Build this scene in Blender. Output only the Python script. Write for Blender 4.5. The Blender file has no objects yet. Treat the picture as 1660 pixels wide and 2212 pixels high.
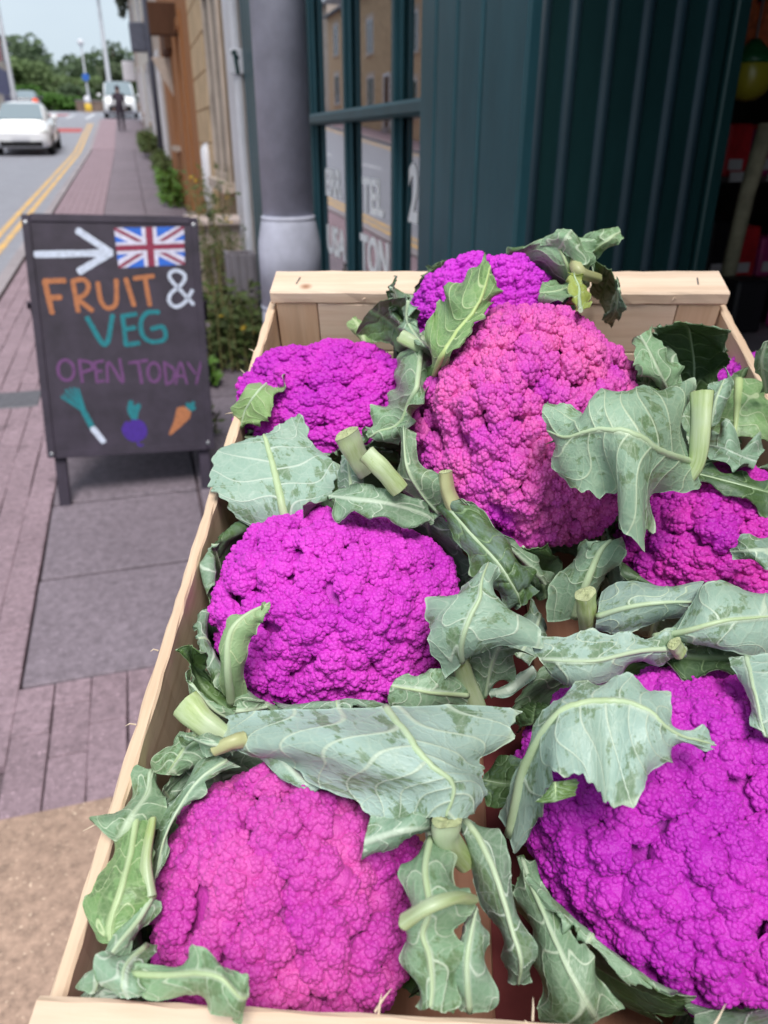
import bpy, bmesh, math, random
import numpy as np
from mathutils import Vector, Matrix, kdtree, noise as mnoise

S = bpy.context.scene
COL = S.collection
R = math.radians
random.seed(7)

# ------------------------------------------------------------------ camera
PITCH, YAW, CAMZ = R(25.7), R(16.6), 1.5
fh = Vector((math.sin(YAW), math.cos(YAW), 0))
rt = Vector((math.cos(YAW), -math.sin(YAW), 0))
fw = fh * math.cos(PITCH) - Vector((0, 0, 1)) * math.sin(PITCH)
up = fh * math.sin(PITCH) + Vector((0, 0, 1)) * math.cos(PITCH)
cd = bpy.data.cameras.new('camera')
cam = bpy.data.objects.new('camera', cd)
COL.objects.link(cam)
mw = Matrix((rt, up, -fw)).transposed().to_4x4()
mw.translation = (0, 0, CAMZ)
cam.matrix_world = mw
cd.sensor_fit = 'VERTICAL'
cd.sensor_height = 9.13
cd.sensor_width = 6.85
cd.lens = 9.13 * 1663 / 2212
cd.clip_start, cd.clip_end = 0.02, 3000
cd.dof.use_dof = True
cd.dof.focus_distance = 0.43
cd.dof.aperture_fstop = 2.6
S.camera = cam

# ------------------------------------------------------------------ sky, sun, exposure
SUN_EL, SUN_AZ = R(60), R(-172)       # azimuth measured from +Y towards +X
W = bpy.data.worlds.new('World')
S.world = W
W.use_nodes = True
nt = W.node_tree
nt.nodes.clear()
sky = nt.nodes.new('ShaderNodeTexSky')
sky.sky_type = 'NISHITA'
sky.sun_disc = False
sky.sun_elevation = SUN_EL
sky.sun_rotation = SUN_AZ
sky.dust_density = 2.0
sky.air_density = 1.0
tc = nt.nodes.new('ShaderNodeTexCoord')
mp = nt.nodes.new('ShaderNodeMapping')
mp.inputs['Scale'].default_value = (1.2, 1.2, 3.5)
cl = nt.nodes.new('ShaderNodeTexNoise')
cl.inputs['Scale'].default_value = 2.2
cl.inputs['Detail'].default_value = 4
cr = nt.nodes.new('ShaderNodeValToRGB')
cr.color_ramp.elements[0].position, cr.color_ramp.elements[1].position = .3, .75
cr.color_ramp.elements[0].color = (5.2, 6.05, 6.8, 1)      # overcast cloud, same units as the sky
cr.color_ramp.elements[1].color = (6.1, 6.95, 7.6, 1)
mx = nt.nodes.new('ShaderNodeMix')
mx.data_type = 'RGBA'
mx.inputs[0].default_value = .86
bg = nt.nodes.new('ShaderNodeBackground')
bg.inputs['Strength'].default_value = 0.052
wo = nt.nodes.new('ShaderNodeOutputWorld')
nt.links.new(tc.outputs['Generated'], mp.inputs['Vector'])
nt.links.new(mp.outputs[0], cl.inputs['Vector'])
nt.links.new(cl.outputs['Fac'], cr.inputs[0])
nt.links.new(sky.outputs[0], mx.inputs[6])
nt.links.new(cr.outputs[0], mx.inputs[7])
nt.links.new(mx.outputs[2], bg.inputs[0])
nt.links.new(bg.outputs[0], wo.inputs[0])
sd = bpy.data.lights.new('sun', 'SUN')
sd.energy = 1.5
sd.angle = R(26)
sd.color = (1, .97, .93)
sun = bpy.data.objects.new('sun', sd)
COL.objects.link(sun)
sdir = Vector((math.sin(SUN_AZ) * math.cos(SUN_EL), math.cos(SUN_AZ) * math.cos(SUN_EL), math.sin(SUN_EL)))
sun.rotation_euler = (-sdir).to_track_quat('-Z', 'Y').to_euler()
S.view_settings.view_transform = 'Standard'
S.view_settings.look = 'None'
S.view_settings.gamma = 1
S.view_settings.exposure = 1.36
S.render.engine = 'CYCLES'
S.cycles.use_denoising = True
S.cycles.max_bounces = 6
S.cycles.diffuse_bounces = 4
S.cycles.transparent_max_bounces = 6
S.cycles.caustics_reflective = False
S.cycles.caustics_refractive = False

# ------------------------------------------------------------------ helpers
class N:
    """small node-graph writer"""
    def __init__(s, name):
        s.m = bpy.data.materials.new(name)
        s.m.use_nodes = True
        s.t = s.m.node_tree
        s.b = s.t.nodes['Principled BSDF']
        s.out = s.t.nodes['Material Output']
    def n(s, typ, **k):
        x = s.t.nodes.new(typ)
        for a, v in k.items():
            if a.startswith('i_'):
                x.inputs[a[2:].replace('_', ' ')].default_value = v
            else:
                setattr(x, a, v)
        return x
    def l(s, a, b):
        s.t.links.new(a, b)
    def coord(s, kind='Object', scale=(1, 1, 1)):
        c = s.n('ShaderNodeTexCoord')
        m = s.n('ShaderNodeMapping')
        m.inputs['Scale'].default_value = scale
        s.l(c.outputs[kind], m.inputs[0])
        return m.outputs[0]
    def noise(s, vec, scale, detail=3, rough=.5):
        x = s.n('ShaderNodeTexNoise')
        x.inputs['Scale'].default_value = scale
        x.inputs['Detail'].default_value = detail
        x.inputs['Roughness'].default_value = rough
        s.l(vec, x.inputs['Vector'])
        return x.outputs['Fac']
    def ramp(s, fac, stops):
        x = s.n('ShaderNodeValToRGB')
        e = x.color_ramp.elements
        while len(e) < len(stops):
            e.new(.5)
        for el, (p, c) in zip(e, stops):
            el.position = p
            el.color = (*c, 1) if len(c) == 3 else c
        s.l(fac, x.inputs[0])
        return x.outputs[0]
    def mix(s, fac, a, b, mode='MIX'):
        x = s.n('ShaderNodeMix', data_type='RGBA', blend_type=mode)
        for sock, v in ((x.inputs[0], fac), (x.inputs[6], a), (x.inputs[7], b)):
            if hasattr(v, 'links'):
                s.l(v, sock)
            elif isinstance(v, (int, float)):
                sock.default_value = v
            else:
                sock.default_value = (*v, 1)
        return x.outputs[2]
    def math(s, op, a, b=0.0, clamp=False):
        x = s.n('ShaderNodeMath', operation=op, use_clamp=clamp)
        for sock, v in zip(x.inputs, (a, b)):
            if hasattr(v, 'links'):
                s.l(v, sock)
            else:
                sock.default_value = v
        return x.outputs[0]
    def attr(s, name, typ='GEOMETRY'):
        x = s.n('ShaderNodeAttribute', attribute_name=name, attribute_type=typ)
        return x.outputs['Fac']
    def set(s, **k):
        for a, v in k.items():
            sock = s.b.inputs[a.replace('_', ' ')]
            if hasattr(v, 'links'):
                s.l(v, sock)
            elif isinstance(v, tuple) and len(v) == 3 and sock.type == 'RGBA':
                sock.default_value = (*v, 1)
            else:
                sock.default_value = v
        return s
    def bump(s, h, strength=.3, dist=.002):
        x = s.n('ShaderNodeBump')
        x.inputs['Strength'].default_value = strength
        x.inputs['Distance'].default_value = dist
        s.l(h, x.inputs['Height'])
        s.l(x.outputs[0], s.b.inputs['Normal'])

MATS = {}
def plain(name, col, rough=.6, spec=.4, var=.15, scale=8, bump=0, metal=0, dist=.004, coord='Object', detail=4):
    """one-colour material with mottled value variation"""
    if name in MATS:
        return MATS[name]
    g = N(name)
    v = g.coord(coord)
    f = g.noise(v, scale, detail, .6)
    lo = tuple(c * (1 - var) for c in col)
    hi = tuple(min(1, c * (1 + var)) for c in col)
    g.set(Base_Color=g.ramp(f, [(.3, lo), (.7, hi)]), Roughness=rough, Specular_IOR_Level=spec, Metallic=metal)
    if bump:
        g.bump(g.noise(v, scale * 6, 4, .7), bump, dist)
    MATS[name] = g.m
    return g.m

def mesh_obj(name, verts, faces, mat, parent=None, smooth=False, mats=None, midx=None):
    me = bpy.data.meshes.new(name)
    if isinstance(verts, np.ndarray):
        verts = verts.tolist()
    if isinstance(faces, np.ndarray):
        faces = faces.tolist()
    me.from_pydata(verts, [], faces)
    if mats:
        for m_ in mats:
            me.materials.append(m_)
    elif mat:
        me.materials.append(mat)
    if midx is not None:
        me.polygons.foreach_set('material_index', np.asarray(midx, dtype=np.int32))
    if smooth:
        me.polygons.foreach_set('use_smooth', np.array([len(f) < 7 for f in faces], dtype=bool))
    me.update()
    o = bpy.data.objects.new(name, me)
    COL.objects.link(o)
    if parent:
        o.parent = parent
    return o

def tag(o, label, cat, group=None):
    o['label'] = label
    o['category'] = cat
    if group:
        o['group'] = group
    return o

def structure(o, kind='structure'):
    o['kind'] = kind
    return o

def thing(name, label, cat, loc=(0, 0, 0), rz=0, group=None):
    o = bpy.data.objects.new(name, None)
    COL.objects.link(o)
    o.location = loc
    o.rotation_euler = (0, 0, rz)
    o.empty_display_size = .1
    return tag(o, label, cat, group)

class MB:
    """collects vertices and faces of one mesh"""
    def __init__(s):
        s.v, s.f = [], []
    def box(s, a, b, bev=0.0):
        (x0, y0, z0), (x1, y1, z1) = a, b
        x0, x1 = min(x0, x1), max(x0, x1)
        y0, y1 = min(y0, y1), max(y0, y1)
        z0, z1 = min(z0, z1), max(z0, z1)
        n = len(s.v)
        if not bev:
            s.v += [(x0, y0, z0), (x1, y0, z0), (x1, y1, z0), (x0, y1, z0), (x0, y0, z1), (x1, y0, z1), (x1, y1, z1), (x0, y1, z1)]
            s.f += [tuple(n + i for i in q) for q in ((3, 2, 1, 0), (4, 5, 6, 7), (0, 1, 5, 4), (1, 2, 6, 5), (2, 3, 7, 6), (3, 0, 4, 7))]
            return s
        e = min(bev, (x1 - x0) * .45, (y1 - y0) * .45, (z1 - z0) * .45)
        idx = {}
        for i, (X, sx) in enumerate(((x0, 1), (x1, -1))):
            for j, (Y, sy) in enumerate(((y0, 1), (y1, -1))):
                for k, (Z, sz) in enumerate(((z0, 1), (z1, -1))):
                    idx[i, j, k, 0] = len(s.v); s.v.append((X, Y + sy * e, Z + sz * e))
                    idx[i, j, k, 1] = len(s.v); s.v.append((X + sx * e, Y, Z + sz * e))
                    idx[i, j, k, 2] = len(s.v); s.v.append((X + sx * e, Y + sy * e, Z))
        I = lambda *q: [idx[t] for t in q]
        F = [I((0,0,0,0),(0,0,1,0),(0,1,1,0),(0,1,0,0)), I((1,0,0,0),(1,1,0,0),(1,1,1,0),(1,0,1,0)),
             I((0,0,0,1),(1,0,0,1),(1,0,1,1),(0,0,1,1)), I((0,1,0,1),(0,1,1,1),(1,1,1,1),(1,1,0,1)),
             I((0,0,0,2),(0,1,0,2),(1,1,0,2),(1,0,0,2)), I((0,0,1,2),(1,0,1,2),(1,1,1,2),(0,1,1,2))]
        for j in (0, 1):
            for k in (0, 1):
                q = I((0,j,k,1),(1,j,k,1),(1,j,k,2),(0,j,k,2)); F.append(q if (j + k) % 2 else q[::-1])
        for i in (0, 1):
            for k in (0, 1):
                q = I((i,0,k,0),(i,1,k,0),(i,1,k,2),(i,0,k,2)); F.append(q[::-1] if (i + k) % 2 else q)
        for i in (0, 1):
            for j in (0, 1):
                q = I((i,j,0,0),(i,j,1,0),(i,j,1,1),(i,j,0,1)); F.append(q if (i + j) % 2 else q[::-1])
        for i in (0, 1):
            for j in (0, 1):
                for k in (0, 1):
                    q = I((i,j,k,0),(i,j,k,1),(i,j,k,2)); F.append(q if (i + j + k) % 2 else q[::-1])
        s.f += [tuple(q) for q in F]
        return s
    def prism(s, poly, d0, d1, axis='y'):
        """extrude a 2-D outline; axis y: poly in (x,z); x: (y,z); z: (x,y)"""
        n, k = len(s.v), len(poly)
        put = {'y': lambda p, d: (p[0], d, p[1]), 'x': lambda p, d: (d, p[0], p[1]), 'z': lambda p, d: (p[0], p[1], d)}[axis]
        s.v += [put(p, d0) for p in poly] + [put(p, d1) for p in poly]
        s.f.append(tuple(n + i for i in range(k)))
        s.f.append(tuple(n + k + i for i in reversed(range(k))))
        for i in range(k):
            j = (i + 1) % k
            s.f.append((n + j, n + i, n + k + i, n + k + j))
        return s
    def tube(s, pts, rad, seg=10, caps=True, flat=1.0):
        pts = [Vector(p) for p in pts]
        if not hasattr(rad, '__len__'):
            rad = [rad] * len(pts)
        n = len(s.v)
        prev = None
        for i, p in enumerate(pts):
            t = (pts[min(i + 1, len(pts) - 1)] - pts[max(i - 1, 0)]).normalized()
            if prev is None:
                a = t.orthogonal().normalized()
            else:
                a = (prev - t * prev.dot(t)).normalized()
            prev = a
            b = t.cross(a)
            for k in range(seg):
                w = 2 * math.pi * k / seg
                s.v.append(tuple(p + (a * math.cos(w) + b * math.sin(w) * flat) * rad[i]))
        for i in range(len(pts) - 1):
            for k in range(seg):
                k2 = (k + 1) % seg
                s.f.append((n + i * seg + k, n + i * seg + k2, n + (i + 1) * seg + k2, n + (i + 1) * seg + k))
        if caps:
            s.f.append(tuple(n + k for k in reversed(range(seg))))
            s.f.append(tuple(n + (len(pts) - 1) * seg + k for k in range(seg)))
        return s
    def lathe(s, prof, seg=24, c=(0, 0, 0)):
        n = len(s.v)
        for r, z in prof:
            for k in range(seg):
                w = 2 * math.pi * k / seg
                s.v.append((c[0] + r * math.cos(w), c[1] + r * math.sin(w), c[2] + z))
        for i in range(len(prof) - 1):
            for k in range(seg):
                k2 = (k + 1) % seg
                s.f.append((n + i * seg + k, n + i * seg + k2, n + (i + 1) * seg + k2, n + (i + 1) * seg + k))
        s.f.append(tuple(n + k for k in reversed(range(seg))))
        s.f.append(tuple(n + (len(prof) - 1) * seg + k for k in range(seg)))
        return s
    def build(s, name, mat, parent=None, smooth=False, loc=None):
        o = mesh_obj(name, s.v, s.f, mat, parent, smooth)
        if loc:
            o.location = loc
        return o

def box(name, a, b, mat, parent=None, bev=0.0):
    return MB().box(a, b, bev).build(name, mat, parent)

def copy_tree(o, parent=None):
    c = o.copy()
    COL.objects.link(c)
    c.parent = parent
    for ch in [x for x in o.children]:
        copy_tree(ch, c)
    return c
# ------------------------------------------------------------------ produce data (crate-local, tenths of a millimetre)
HEADS={'H1':((0.1849, 0.4771, 0.15),(0.06, 0.052, 0.05)),'H2':((0.2091, 0.3561, 0.132),(0.081, 0.098, 0.084)),'H3':((0.0651, 0.4247, 0.098),(0.076, 0.061, 0.051)),'H4':((0.0872, 0.2273, 0.088),(0.077, 0.074, 0.062)),'H5':((0.337, 0.3021, 0.08),(0.066, 0.06, 0.052)),'H6':((0.0808, 0.0606, 0.083),(0.065, 0.064, 0.056)),'H7':((0.2722, 0.108, 0.08),(0.08, 0.079, 0.06)),'H8':((0.4107, 0.4877, 0.06),(0.04, 0.045, 0.045))}
LEAVES=[
('H3','under',[[[314,2757,1000],[534,2732,1050],[690,2602,1484]],[[84,2865,1240],[473,2897,1260],[801,2850,1353]],[[-87,3067,1280],[392,3150,1320],[854,3090,1320]],[[-34,3420,1260],[314,3371,1360],[715,3314,1360]],[[127,3571,1260],[291,3432,1380],[525,3650,1420]]],{'rib':(3.4,1.6),'serr':0.05,'pale':0.4}),
('H3','young',[[[71,5029,900],[209,4642,1100],[381,4007,1475]],[[49,4064,1337],[177,3972,1382],[289,3832,1349]],[[-70,4015,1177],[69,3873,1240],[257,3695,1300]],[[-120,3912,950],[-23,3815,1100],[89,3833,1206]]],{'rib':(1.5,0.8)}),
('H3','top',[[[1265,4515,1400],[1287,4401,1500],[1296,4468,1500]],[[1070,4567,1400],[1118,4622,1550],[1265,4427,1800]],[[809,4689,1400],[954,4672,1650],[1230,4466,1880]]],{'rib':(0,0)}),
('H3','under',[[[1235,4517,1860],[1266,4421,1860],[1288,4335,1840]],[[1209,4434,1660],[1272,4299,1720],[1351,4269,1700]],[[1272,4301,1550],[1396,3825,1832],[1490,4062,1600]]],{'rib':(1.6,1.2)}),
('H3','young',[[[931,4801,1250],[896,4774,1280],[851,4836,1250]],[[889,5014,1320],[830,4925,1350],[769,4935,1300]],[[792,5037,1380],[772,4999,1380],[756,4989,1360]]],{'rib':(0,0)}),
('H3','under',[[[1303,4455,1569],[1358,4305,1600],[1453,4073,1600]],[[1258,4175,1420],[1355,3495,1818],[1446,3897,1520]],[[1168,3816,1380],[1282,3393,1651],[1396,3229,1801]],[[1018,3525,1360],[1174,3363,1500],[1318,3189,1618]],[[967,3538,1320],[1028,3402,1400],[1201,3398,1300]]],{'rib':(2.2,1.2),'ruf':1.2}),
('H1','under',[[[2509,5125,1500],[2552,4886,1650],[2658,4868,1600]],[[2312,5014,1800],[2429,4710,2000],[2652,4853,1900]],[[2117,5142,1850],[2315,4881,2100],[2625,4910,2050]],[[1999,5146,1860],[2200,5018,2000],[2353,4968,2140]]],{'rib':(1.8,0.9),'green':0.35}),
('H1','under',[[[2353,4968,2140],[2460,4901,2180],[2620,4848,2050]],[[2285,4948,2120],[2405,4739,2200],[2549,4727,2050]],[[2295,4905,2060],[2389,4780,2100],[2475,4718,2040]]],{'rib':(0,0),'green':0.35}),
('H1','under',[[[2586,5080,1880],[2607,4991,1900],[2643,4970,1880]],[[2606,5098,2000],[2662,4866,2060],[2715,4877,2000]],[[2693,5101,2080],[2741,4847,2140],[2802,4846,2080]],[[2830,5043,2120],[2832,4950,2140],[2825,4907,2120]]],{'rib':(1.4,0.7),'green':0.3}),
('H1','under',[[[2595,4998,1750],[2566,4750,1820],[2553,4592,1820]],[[2381,4713,1850],[2353,4415,1940],[2318,3931,2141]],[[2246,4538,1882],[2210,4421,1900],[2266,4397,1880]]],{'rib':(1.2,0.7),'green':0.4}),
('H1','young',[[[2450,4308,1860],[2377,3722,2171],[2456,3867,2107]],[[2407,4311,1960],[2450,4232,2020],[2556,4312,1960]],[[2420,4421,2080],[2435,4442,2080],[2448,4386,2080]]],{'rib':(1.6,0.7),'yel':1}),
('H1','top',[[[2794,5351,1400],[2880,5455,1300],[2894,5126,1300]],[[2707,4987,1740],[2852,5194,1560],[2904,4891,1560]],[[2650,4787,1940],[2779,4798,1920],[2870,4700,1820]]],{'rib':(0,0)}),
('H1','under',[[[2837,4774,1880],[2837,4624,1860],[2878,4636,1740]],[[2817,4775,1600],[2844,4676,1640],[2901,4698,1580]],[[2833,5019,1340],[2876,5005,1340],[2933,5010,1320]]],{'rib':(1.2,0.8)}),
('H2','under',[[[1393,3940,1450],[1427,3833,1500],[1459,3868,1500]],[[1445,3741,1921],[1501,3462,1992],[1566,3434,2044]],[[1481,4206,1960],[1617,3628,2087],[1737,3641,2152]],[[1596,4209,2100],[1737,3790,2200],[1863,3937,2160]],[[1806,4437,2200],[1821,4161,2260],[1865,3974,2200]]],{'rib':(2.4,1.0),'green':0.85}),
('H2','under',[[[2985,3607,1600],[3000,3498,1700],[3107,3605,1700]],[[2729,3452,1941],[2856,3516,1900],[3023,3730,1840]],[[2799,3994,1800],[2838,3889,1900],[2914,4015,1900]]],{'rib':(0,0),'serr':0.09,'green':0.35}),
('H2','top',[[[3112,3783,1500],[3119,3838,1520],[3141,3993,1500]],[[2822,3383,1805],[2848,3493,1782],[3012,3960,1540]],[[2866,3833,1540],[2867,3889,1540],[2919,3948,1540]]],{'rib':(0,0),'green':0.4}),
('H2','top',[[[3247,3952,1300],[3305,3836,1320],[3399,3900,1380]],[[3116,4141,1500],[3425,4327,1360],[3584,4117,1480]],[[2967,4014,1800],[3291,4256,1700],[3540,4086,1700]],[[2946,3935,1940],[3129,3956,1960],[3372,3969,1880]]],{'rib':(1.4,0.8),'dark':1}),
('H2','under',[[[3197,3454,1460],[3292,3471,1460],[3382,3612,1440]],[[3279,3647,1560],[3328,3564,1620],[3452,3766,1600]],[[3358,3707,1640],[3401,3703,1680],[3491,3837,1680]]],{'rib':(1.5,1)}),
('H2','under',[[[2987,2733,1600],[2971,2809,1700],[3010,3067,1740]],[[2662,2395,1740],[2673,2509,2020],[2976,3284,1900]],[[2551,2123,1700],[2472,2453,2180],[2700,3106,2040]],[[2452,2354,1760],[2305,2514,2160],[2481,2863,2100]],[[2195,2508,1840],[2171,2579,2060],[2265,2781,2100]],[[2094,2683,1900],[2075,2715,2000],[2076,2823,2060]]],{'rib':(2.2,0.9),'serr':0.05,'pale':0.35}),
('H8','under',[[[3664,4337,1200],[3758,4267,1300],[3953,4350,1220]],[[3537,4101,1140],[3676,3958,1260],[3947,3987,1200]],[[3420,3889,1040],[3626,3742,1160],[3926,3770,1100]]],{'rib':(3.4,2.0),'green':0.45}),
('H8','under',[[[3231,3349,1287],[3356,3582,1200],[3465,3723,1160]],[[3343,3202,1353],[3404,3313,1400],[3529,3549,1340]],[[3394,2977,1374],[3625,3295,1340],[3781,3544,1340]]],{'rib':(0,0),'ruf':2.5}),
('H8','top',[[[3097,3071,1331],[3153,3135,1340],[3236,3230,1336]],[[3320,2907,1366],[3374,3010,1376],[3435,3119,1367]],[[3610,2770,1297],[3660,2960,1325],[3758,3205,1259]]],{'rib':(1.2,0.8)}),
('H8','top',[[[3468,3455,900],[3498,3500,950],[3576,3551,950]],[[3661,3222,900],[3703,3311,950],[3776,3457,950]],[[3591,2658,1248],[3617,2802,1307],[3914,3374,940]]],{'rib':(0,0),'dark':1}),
('H8','under',[[[3834,3993,1400],[3838,3942,1420],[3940,3938,1400]],[[3623,3843,1700],[3655,3815,1740],[3831,3902,1700]],[[3586,3799,1900],[3626,3806,1920],[3779,3904,1900]]],{'rib':(1.4,0.8)}),
('H8','top',[[[3868,4578,1000],[3942,4637,1050],[4108,4780,1000]],[[3907,4695,1100],[4000,4687,1150],[4185,4766,1100]],[[4274,4700,1100],[4276,4758,1150],[4338,4905,1100]]],{'rib':(0,0)}),
('H5','under',[[[3469,2447,1500],[3398,2263,1540],[3363,2109,1500]],[[3217,2327,1560],[3182,2182,1620],[3236,2098,1560]],[[3114,2295,1520],[3107,2267,1520],[3128,2232,1520]]],{'rib':(0,0),'blue':0.6}),
('H4','under',[[[1447,2862,1159],[1504,2771,1290],[1550,2733,1419]],[[1311,2907,1320],[1400,2826,1420],[1518,2801,1546]],[[1230,3029,1480],[1297,2886,1580],[1376,2981,1580]],[[1238,3183,1640],[1266,3161,1680],[1301,3161,1640]]],{'rib':(1.6,0.8),'grey':0.6}),
('H4','top',[[[1486,2791,1316],[1536,2744,1401],[1617,2688,1483]],[[1600,2467,1340],[1677,2457,1440],[1811,2563,1415]],[[1745,2242,1300],[1839,2205,1440],[1969,2391,1360]],[[1880,2129,1200],[1948,2106,1300],[2066,2294,1260]],[[1939,2138,1140],[1979,2101,1200],[2088,2274,1160]]],{'rib':(1.6,0.9),'bloom':0.45}),
('H4','under',[[[1638,2681,1513],[1660,2663,1507],[1687,2645,1506]],[[1854,2541,1311],[1895,2528,1305],[1930,2520,1343]],[[2052,2508,1120],[2075,2439,1160],[2130,2522,1120]],[[2138,2454,1020],[2169,2425,1020],[2219,2497,1000]]],{'rib':(0,0),'grey':0.5}),
('H4','top',[[[1913,2526,1264],[2010,2509,1256],[2165,2510,1239]],[[2009,2588,969],[2155,2612,920],[2302,2608,988]],[[2116,2503,780],[2198,2473,820],[2289,2563,780]]],{'rib':(0.8,0.5)}),
('H4','under',[[[844,2641,1486],[818,2747,1440],[847,2777,1480]],[[985,2466,1535],[1004,2633,1520],[1051,2713,1580]],[[1171,2530,1500],[1194,2618,1500],[1224,2713,1520]],[[1376,2574,1400],[1403,2721,1320],[1422,2806,1320]],[[1447,2717,1240],[1465,2738,1240],[1476,2780,1240]]],{'rib':(0,0),'grey':0.3,'ruf':1.5}),
('H4','under',[[[876,2932,1340],[949,2824,1420],[1040,2861,1420]],[[839,3012,1440],[931,2930,1520],[1031,2888,1520]],[[848,3099,1480],[900,3047,1520],[964,2998,1520]]],{'rib':(1.4,0.7),'grey':0.2}),
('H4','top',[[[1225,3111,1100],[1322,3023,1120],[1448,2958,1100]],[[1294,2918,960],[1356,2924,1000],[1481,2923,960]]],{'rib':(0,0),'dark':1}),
('H4','under',[[[1567,1636,1240],[1601,1648,1320],[1650,1709,1320]],[[1449,1709,1380],[1616,1648,1520],[1768,1669,1420]],[[1423,1799,1420],[1646,1688,1620],[1986,1727,1420]],[[1519,1894,1480],[1692,1765,1680],[2041,1809,1460]],[[1584,1958,1540],[1707,1873,1680],[1837,1853,1580]],[[1691,2068,1580],[1755,2050,1620],[1812,2012,1580]]],{'rib':(1.7,0.8),'ruf':2.0,'serr':0.06,'pale':0.35}),
('H4','under',[[[1740,1706,840],[1764,1712,880],[1814,1770,840]],[[1643,1720,1220],[1787,1751,1140],[1936,1805,980]],[[1653,1784,1300],[1828,1774,1280],[2001,1851,1140]]],{'rib':(1.2,0.8),'grey':0.35,'ruf':1.5}),
('H4','under',[[[1641,1574,940],[1667,1606,1040],[1650,1639,1140]],[[1425,1474,1040],[1458,1498,1240],[1485,1611,1280]],[[1260,1462,1100],[1246,1524,1240],[1331,1580,1280]]],{'rib':(1.6,0.9),'green':0.25}),
('H5','under',[[[2041,1887,940],[2050,1862,940],[2064,1851,920]],[[1910,1751,940],[1919,1727,940],[1935,1710,920]],[[1794,1728,880],[1798,1713,880],[1805,1698,880]]],{'rib':(0,0),'blue':0.6}),
('H5','under',[[[2111,2471,800],[2138,2327,840],[2193,2251,800]],[[2025,2240,900],[2065,2106,940],[2133,2053,900]],[[1913,2029,900],[1970,1936,940],[2052,1902,900]]],{'rib':(1,0.6),'blue':0.6,'grey':0.3}),
('H5','under',[[[2203,2192,960],[2304,2167,1040],[2410,2206,1040]],[[2212,2357,1160],[2336,2197,1300],[2504,2254,1240]],[[2289,2456,1300],[2392,2292,1440],[2527,2308,1380]],[[2350,2382,1420],[2466,2371,1500],[2546,2443,1440]]],{'rib':(3.0,1.4),'blue':0.25}),
('H5','under',[[[2352,1896,1240],[2359,1932,1340],[2403,2103,1360]],[[2472,1842,1300],[2501,1904,1460],[2568,2113,1460]],[[2673,1911,1340],[2687,1915,1500],[2748,2067,1500]],[[2828,1947,1340],[2848,1953,1460],[2930,2071,1460]]],{'rib':(1.8,0.8),'blue':0.8,'pale':0.4}),
('H5','under',[[[2635,1799,1300],[2640,1805,1340],[2673,1837,1340]],[[2784,1712,1400],[2764,1730,1500],[2807,1918,1500]],[[2981,1667,1400],[2935,1748,1560],[2960,2005,1560]],[[3251,1682,1360],[3232,1808,1540],[3226,2018,1540]]],{'rib':(2.0,0.9),'green':0.15,'pale':0.6}),
('H7','under',[[[2792,1700,1280],[2763,1703,1380],[2762,1779,1380]],[[2561,1643,1283],[2517,1640,1440],[2529,1744,1440]],[[2309,1508,1279],[2240,1563,1440],[2312,1743,1440]],[[2155,1571,1200],[2023,1648,1340],[1980,1729,1340]]],{'rib':(1.6,0.8),'blue':0.2,'pale':0.7}),
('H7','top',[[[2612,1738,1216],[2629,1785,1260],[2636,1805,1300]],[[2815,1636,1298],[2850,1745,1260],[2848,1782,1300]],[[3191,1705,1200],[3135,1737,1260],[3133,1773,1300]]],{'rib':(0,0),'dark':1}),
('H7','under',[[[2974,1622,1400],[3026,1607,1440],[3232,1630,1440]],[[2957,1427,1400],[2982,1373,1500],[3159,1421,1460]],[[2975,1183,1427],[2997,1182,1421],[3106,1177,1388]]],{'rib':(1.4,0.8),'pale':0.6}),
('H7','under',[[[1878,810,860],[1857,892,940],[1845,988,940]],[[1956,860,1240],[1883,1019,1340],[1851,1033,1280]],[[1979,887,1540],[1993,1085,1640],[1981,1186,1540]],[[2078,811,1640],[2114,1127,1740],[2124,1274,1640]],[[2204,729,1600],[2257,1153,1740],[2292,1306,1680]],[[2372,855,1600],[2376,1093,1740],[2462,1243,1680]],[[2500,989,1580],[2496,1042,1680],[2541,1098,1640]],[[2674,1017,1580],[2697,1040,1580],[2684,1060,1580]]],{'rib':(2.6,0.7),'serr':0.05,'pale':0.75}),
('H7','top',[[[1961,889,1500],[1993,871,1540],[2044,893,1500]],[[1939,804,1460],[1987,789,1520],[2060,832,1480]]],{'rib':(0.8,0.6),'green':0.7}),
('H7','under',[[[1877,811,900],[1894,766,960],[1920,762,920]],[[1902,591,920],[1955,518,1080],[2005,578,1080]],[[1946,378,920],[2017,323,1120],[2075,436,1120]],[[1981,209,820],[2091,185,1080],[2145,298,1120]],[[2001,142,720],[2166,135,940],[2266,184,980]]],{'rib':(1.2,0.8),'grey':0.3}),
('H6','under',[[[425,1284,1280],[1241,1200,1540],[1840,1305,1280]],[[541,1127,1320],[1356,977,1680],[1787,1117,1380]],[[780,957,1380],[1456,853,1680],[1735,978,1420]],[[1120,768,1440],[1545,800,1620],[1670,910,1420]],[[1302,735,1420],[1519,707,1500],[1626,793,1420]]],{'rib':(2.2,0.9),'serr':0.03,'veins':6,'pale':0.95}),
('H6','under',[[[451,1124,1320],[512,1117,1380],[556,1143,1380]],[[652,1028,1320],[724,1041,1380],[759,1100,1340]],[[815,883,1398],[871,921,1380],[950,979,1339]],[[945,872,1389],[980,887,1376],[1023,907,1356]]],{'rib':(0,0),'pale':0.7}),
('H6','under',[[[196,1242,1140],[299,1226,1220],[473,1207,1220]],[[99,1235,1100],[240,1144,1180],[407,1151,1180]],[[52,1127,1000],[147,1079,1060],[270,1134,1060]]],{'rib':(1.4,0.8),'green':0.4}),
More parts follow.
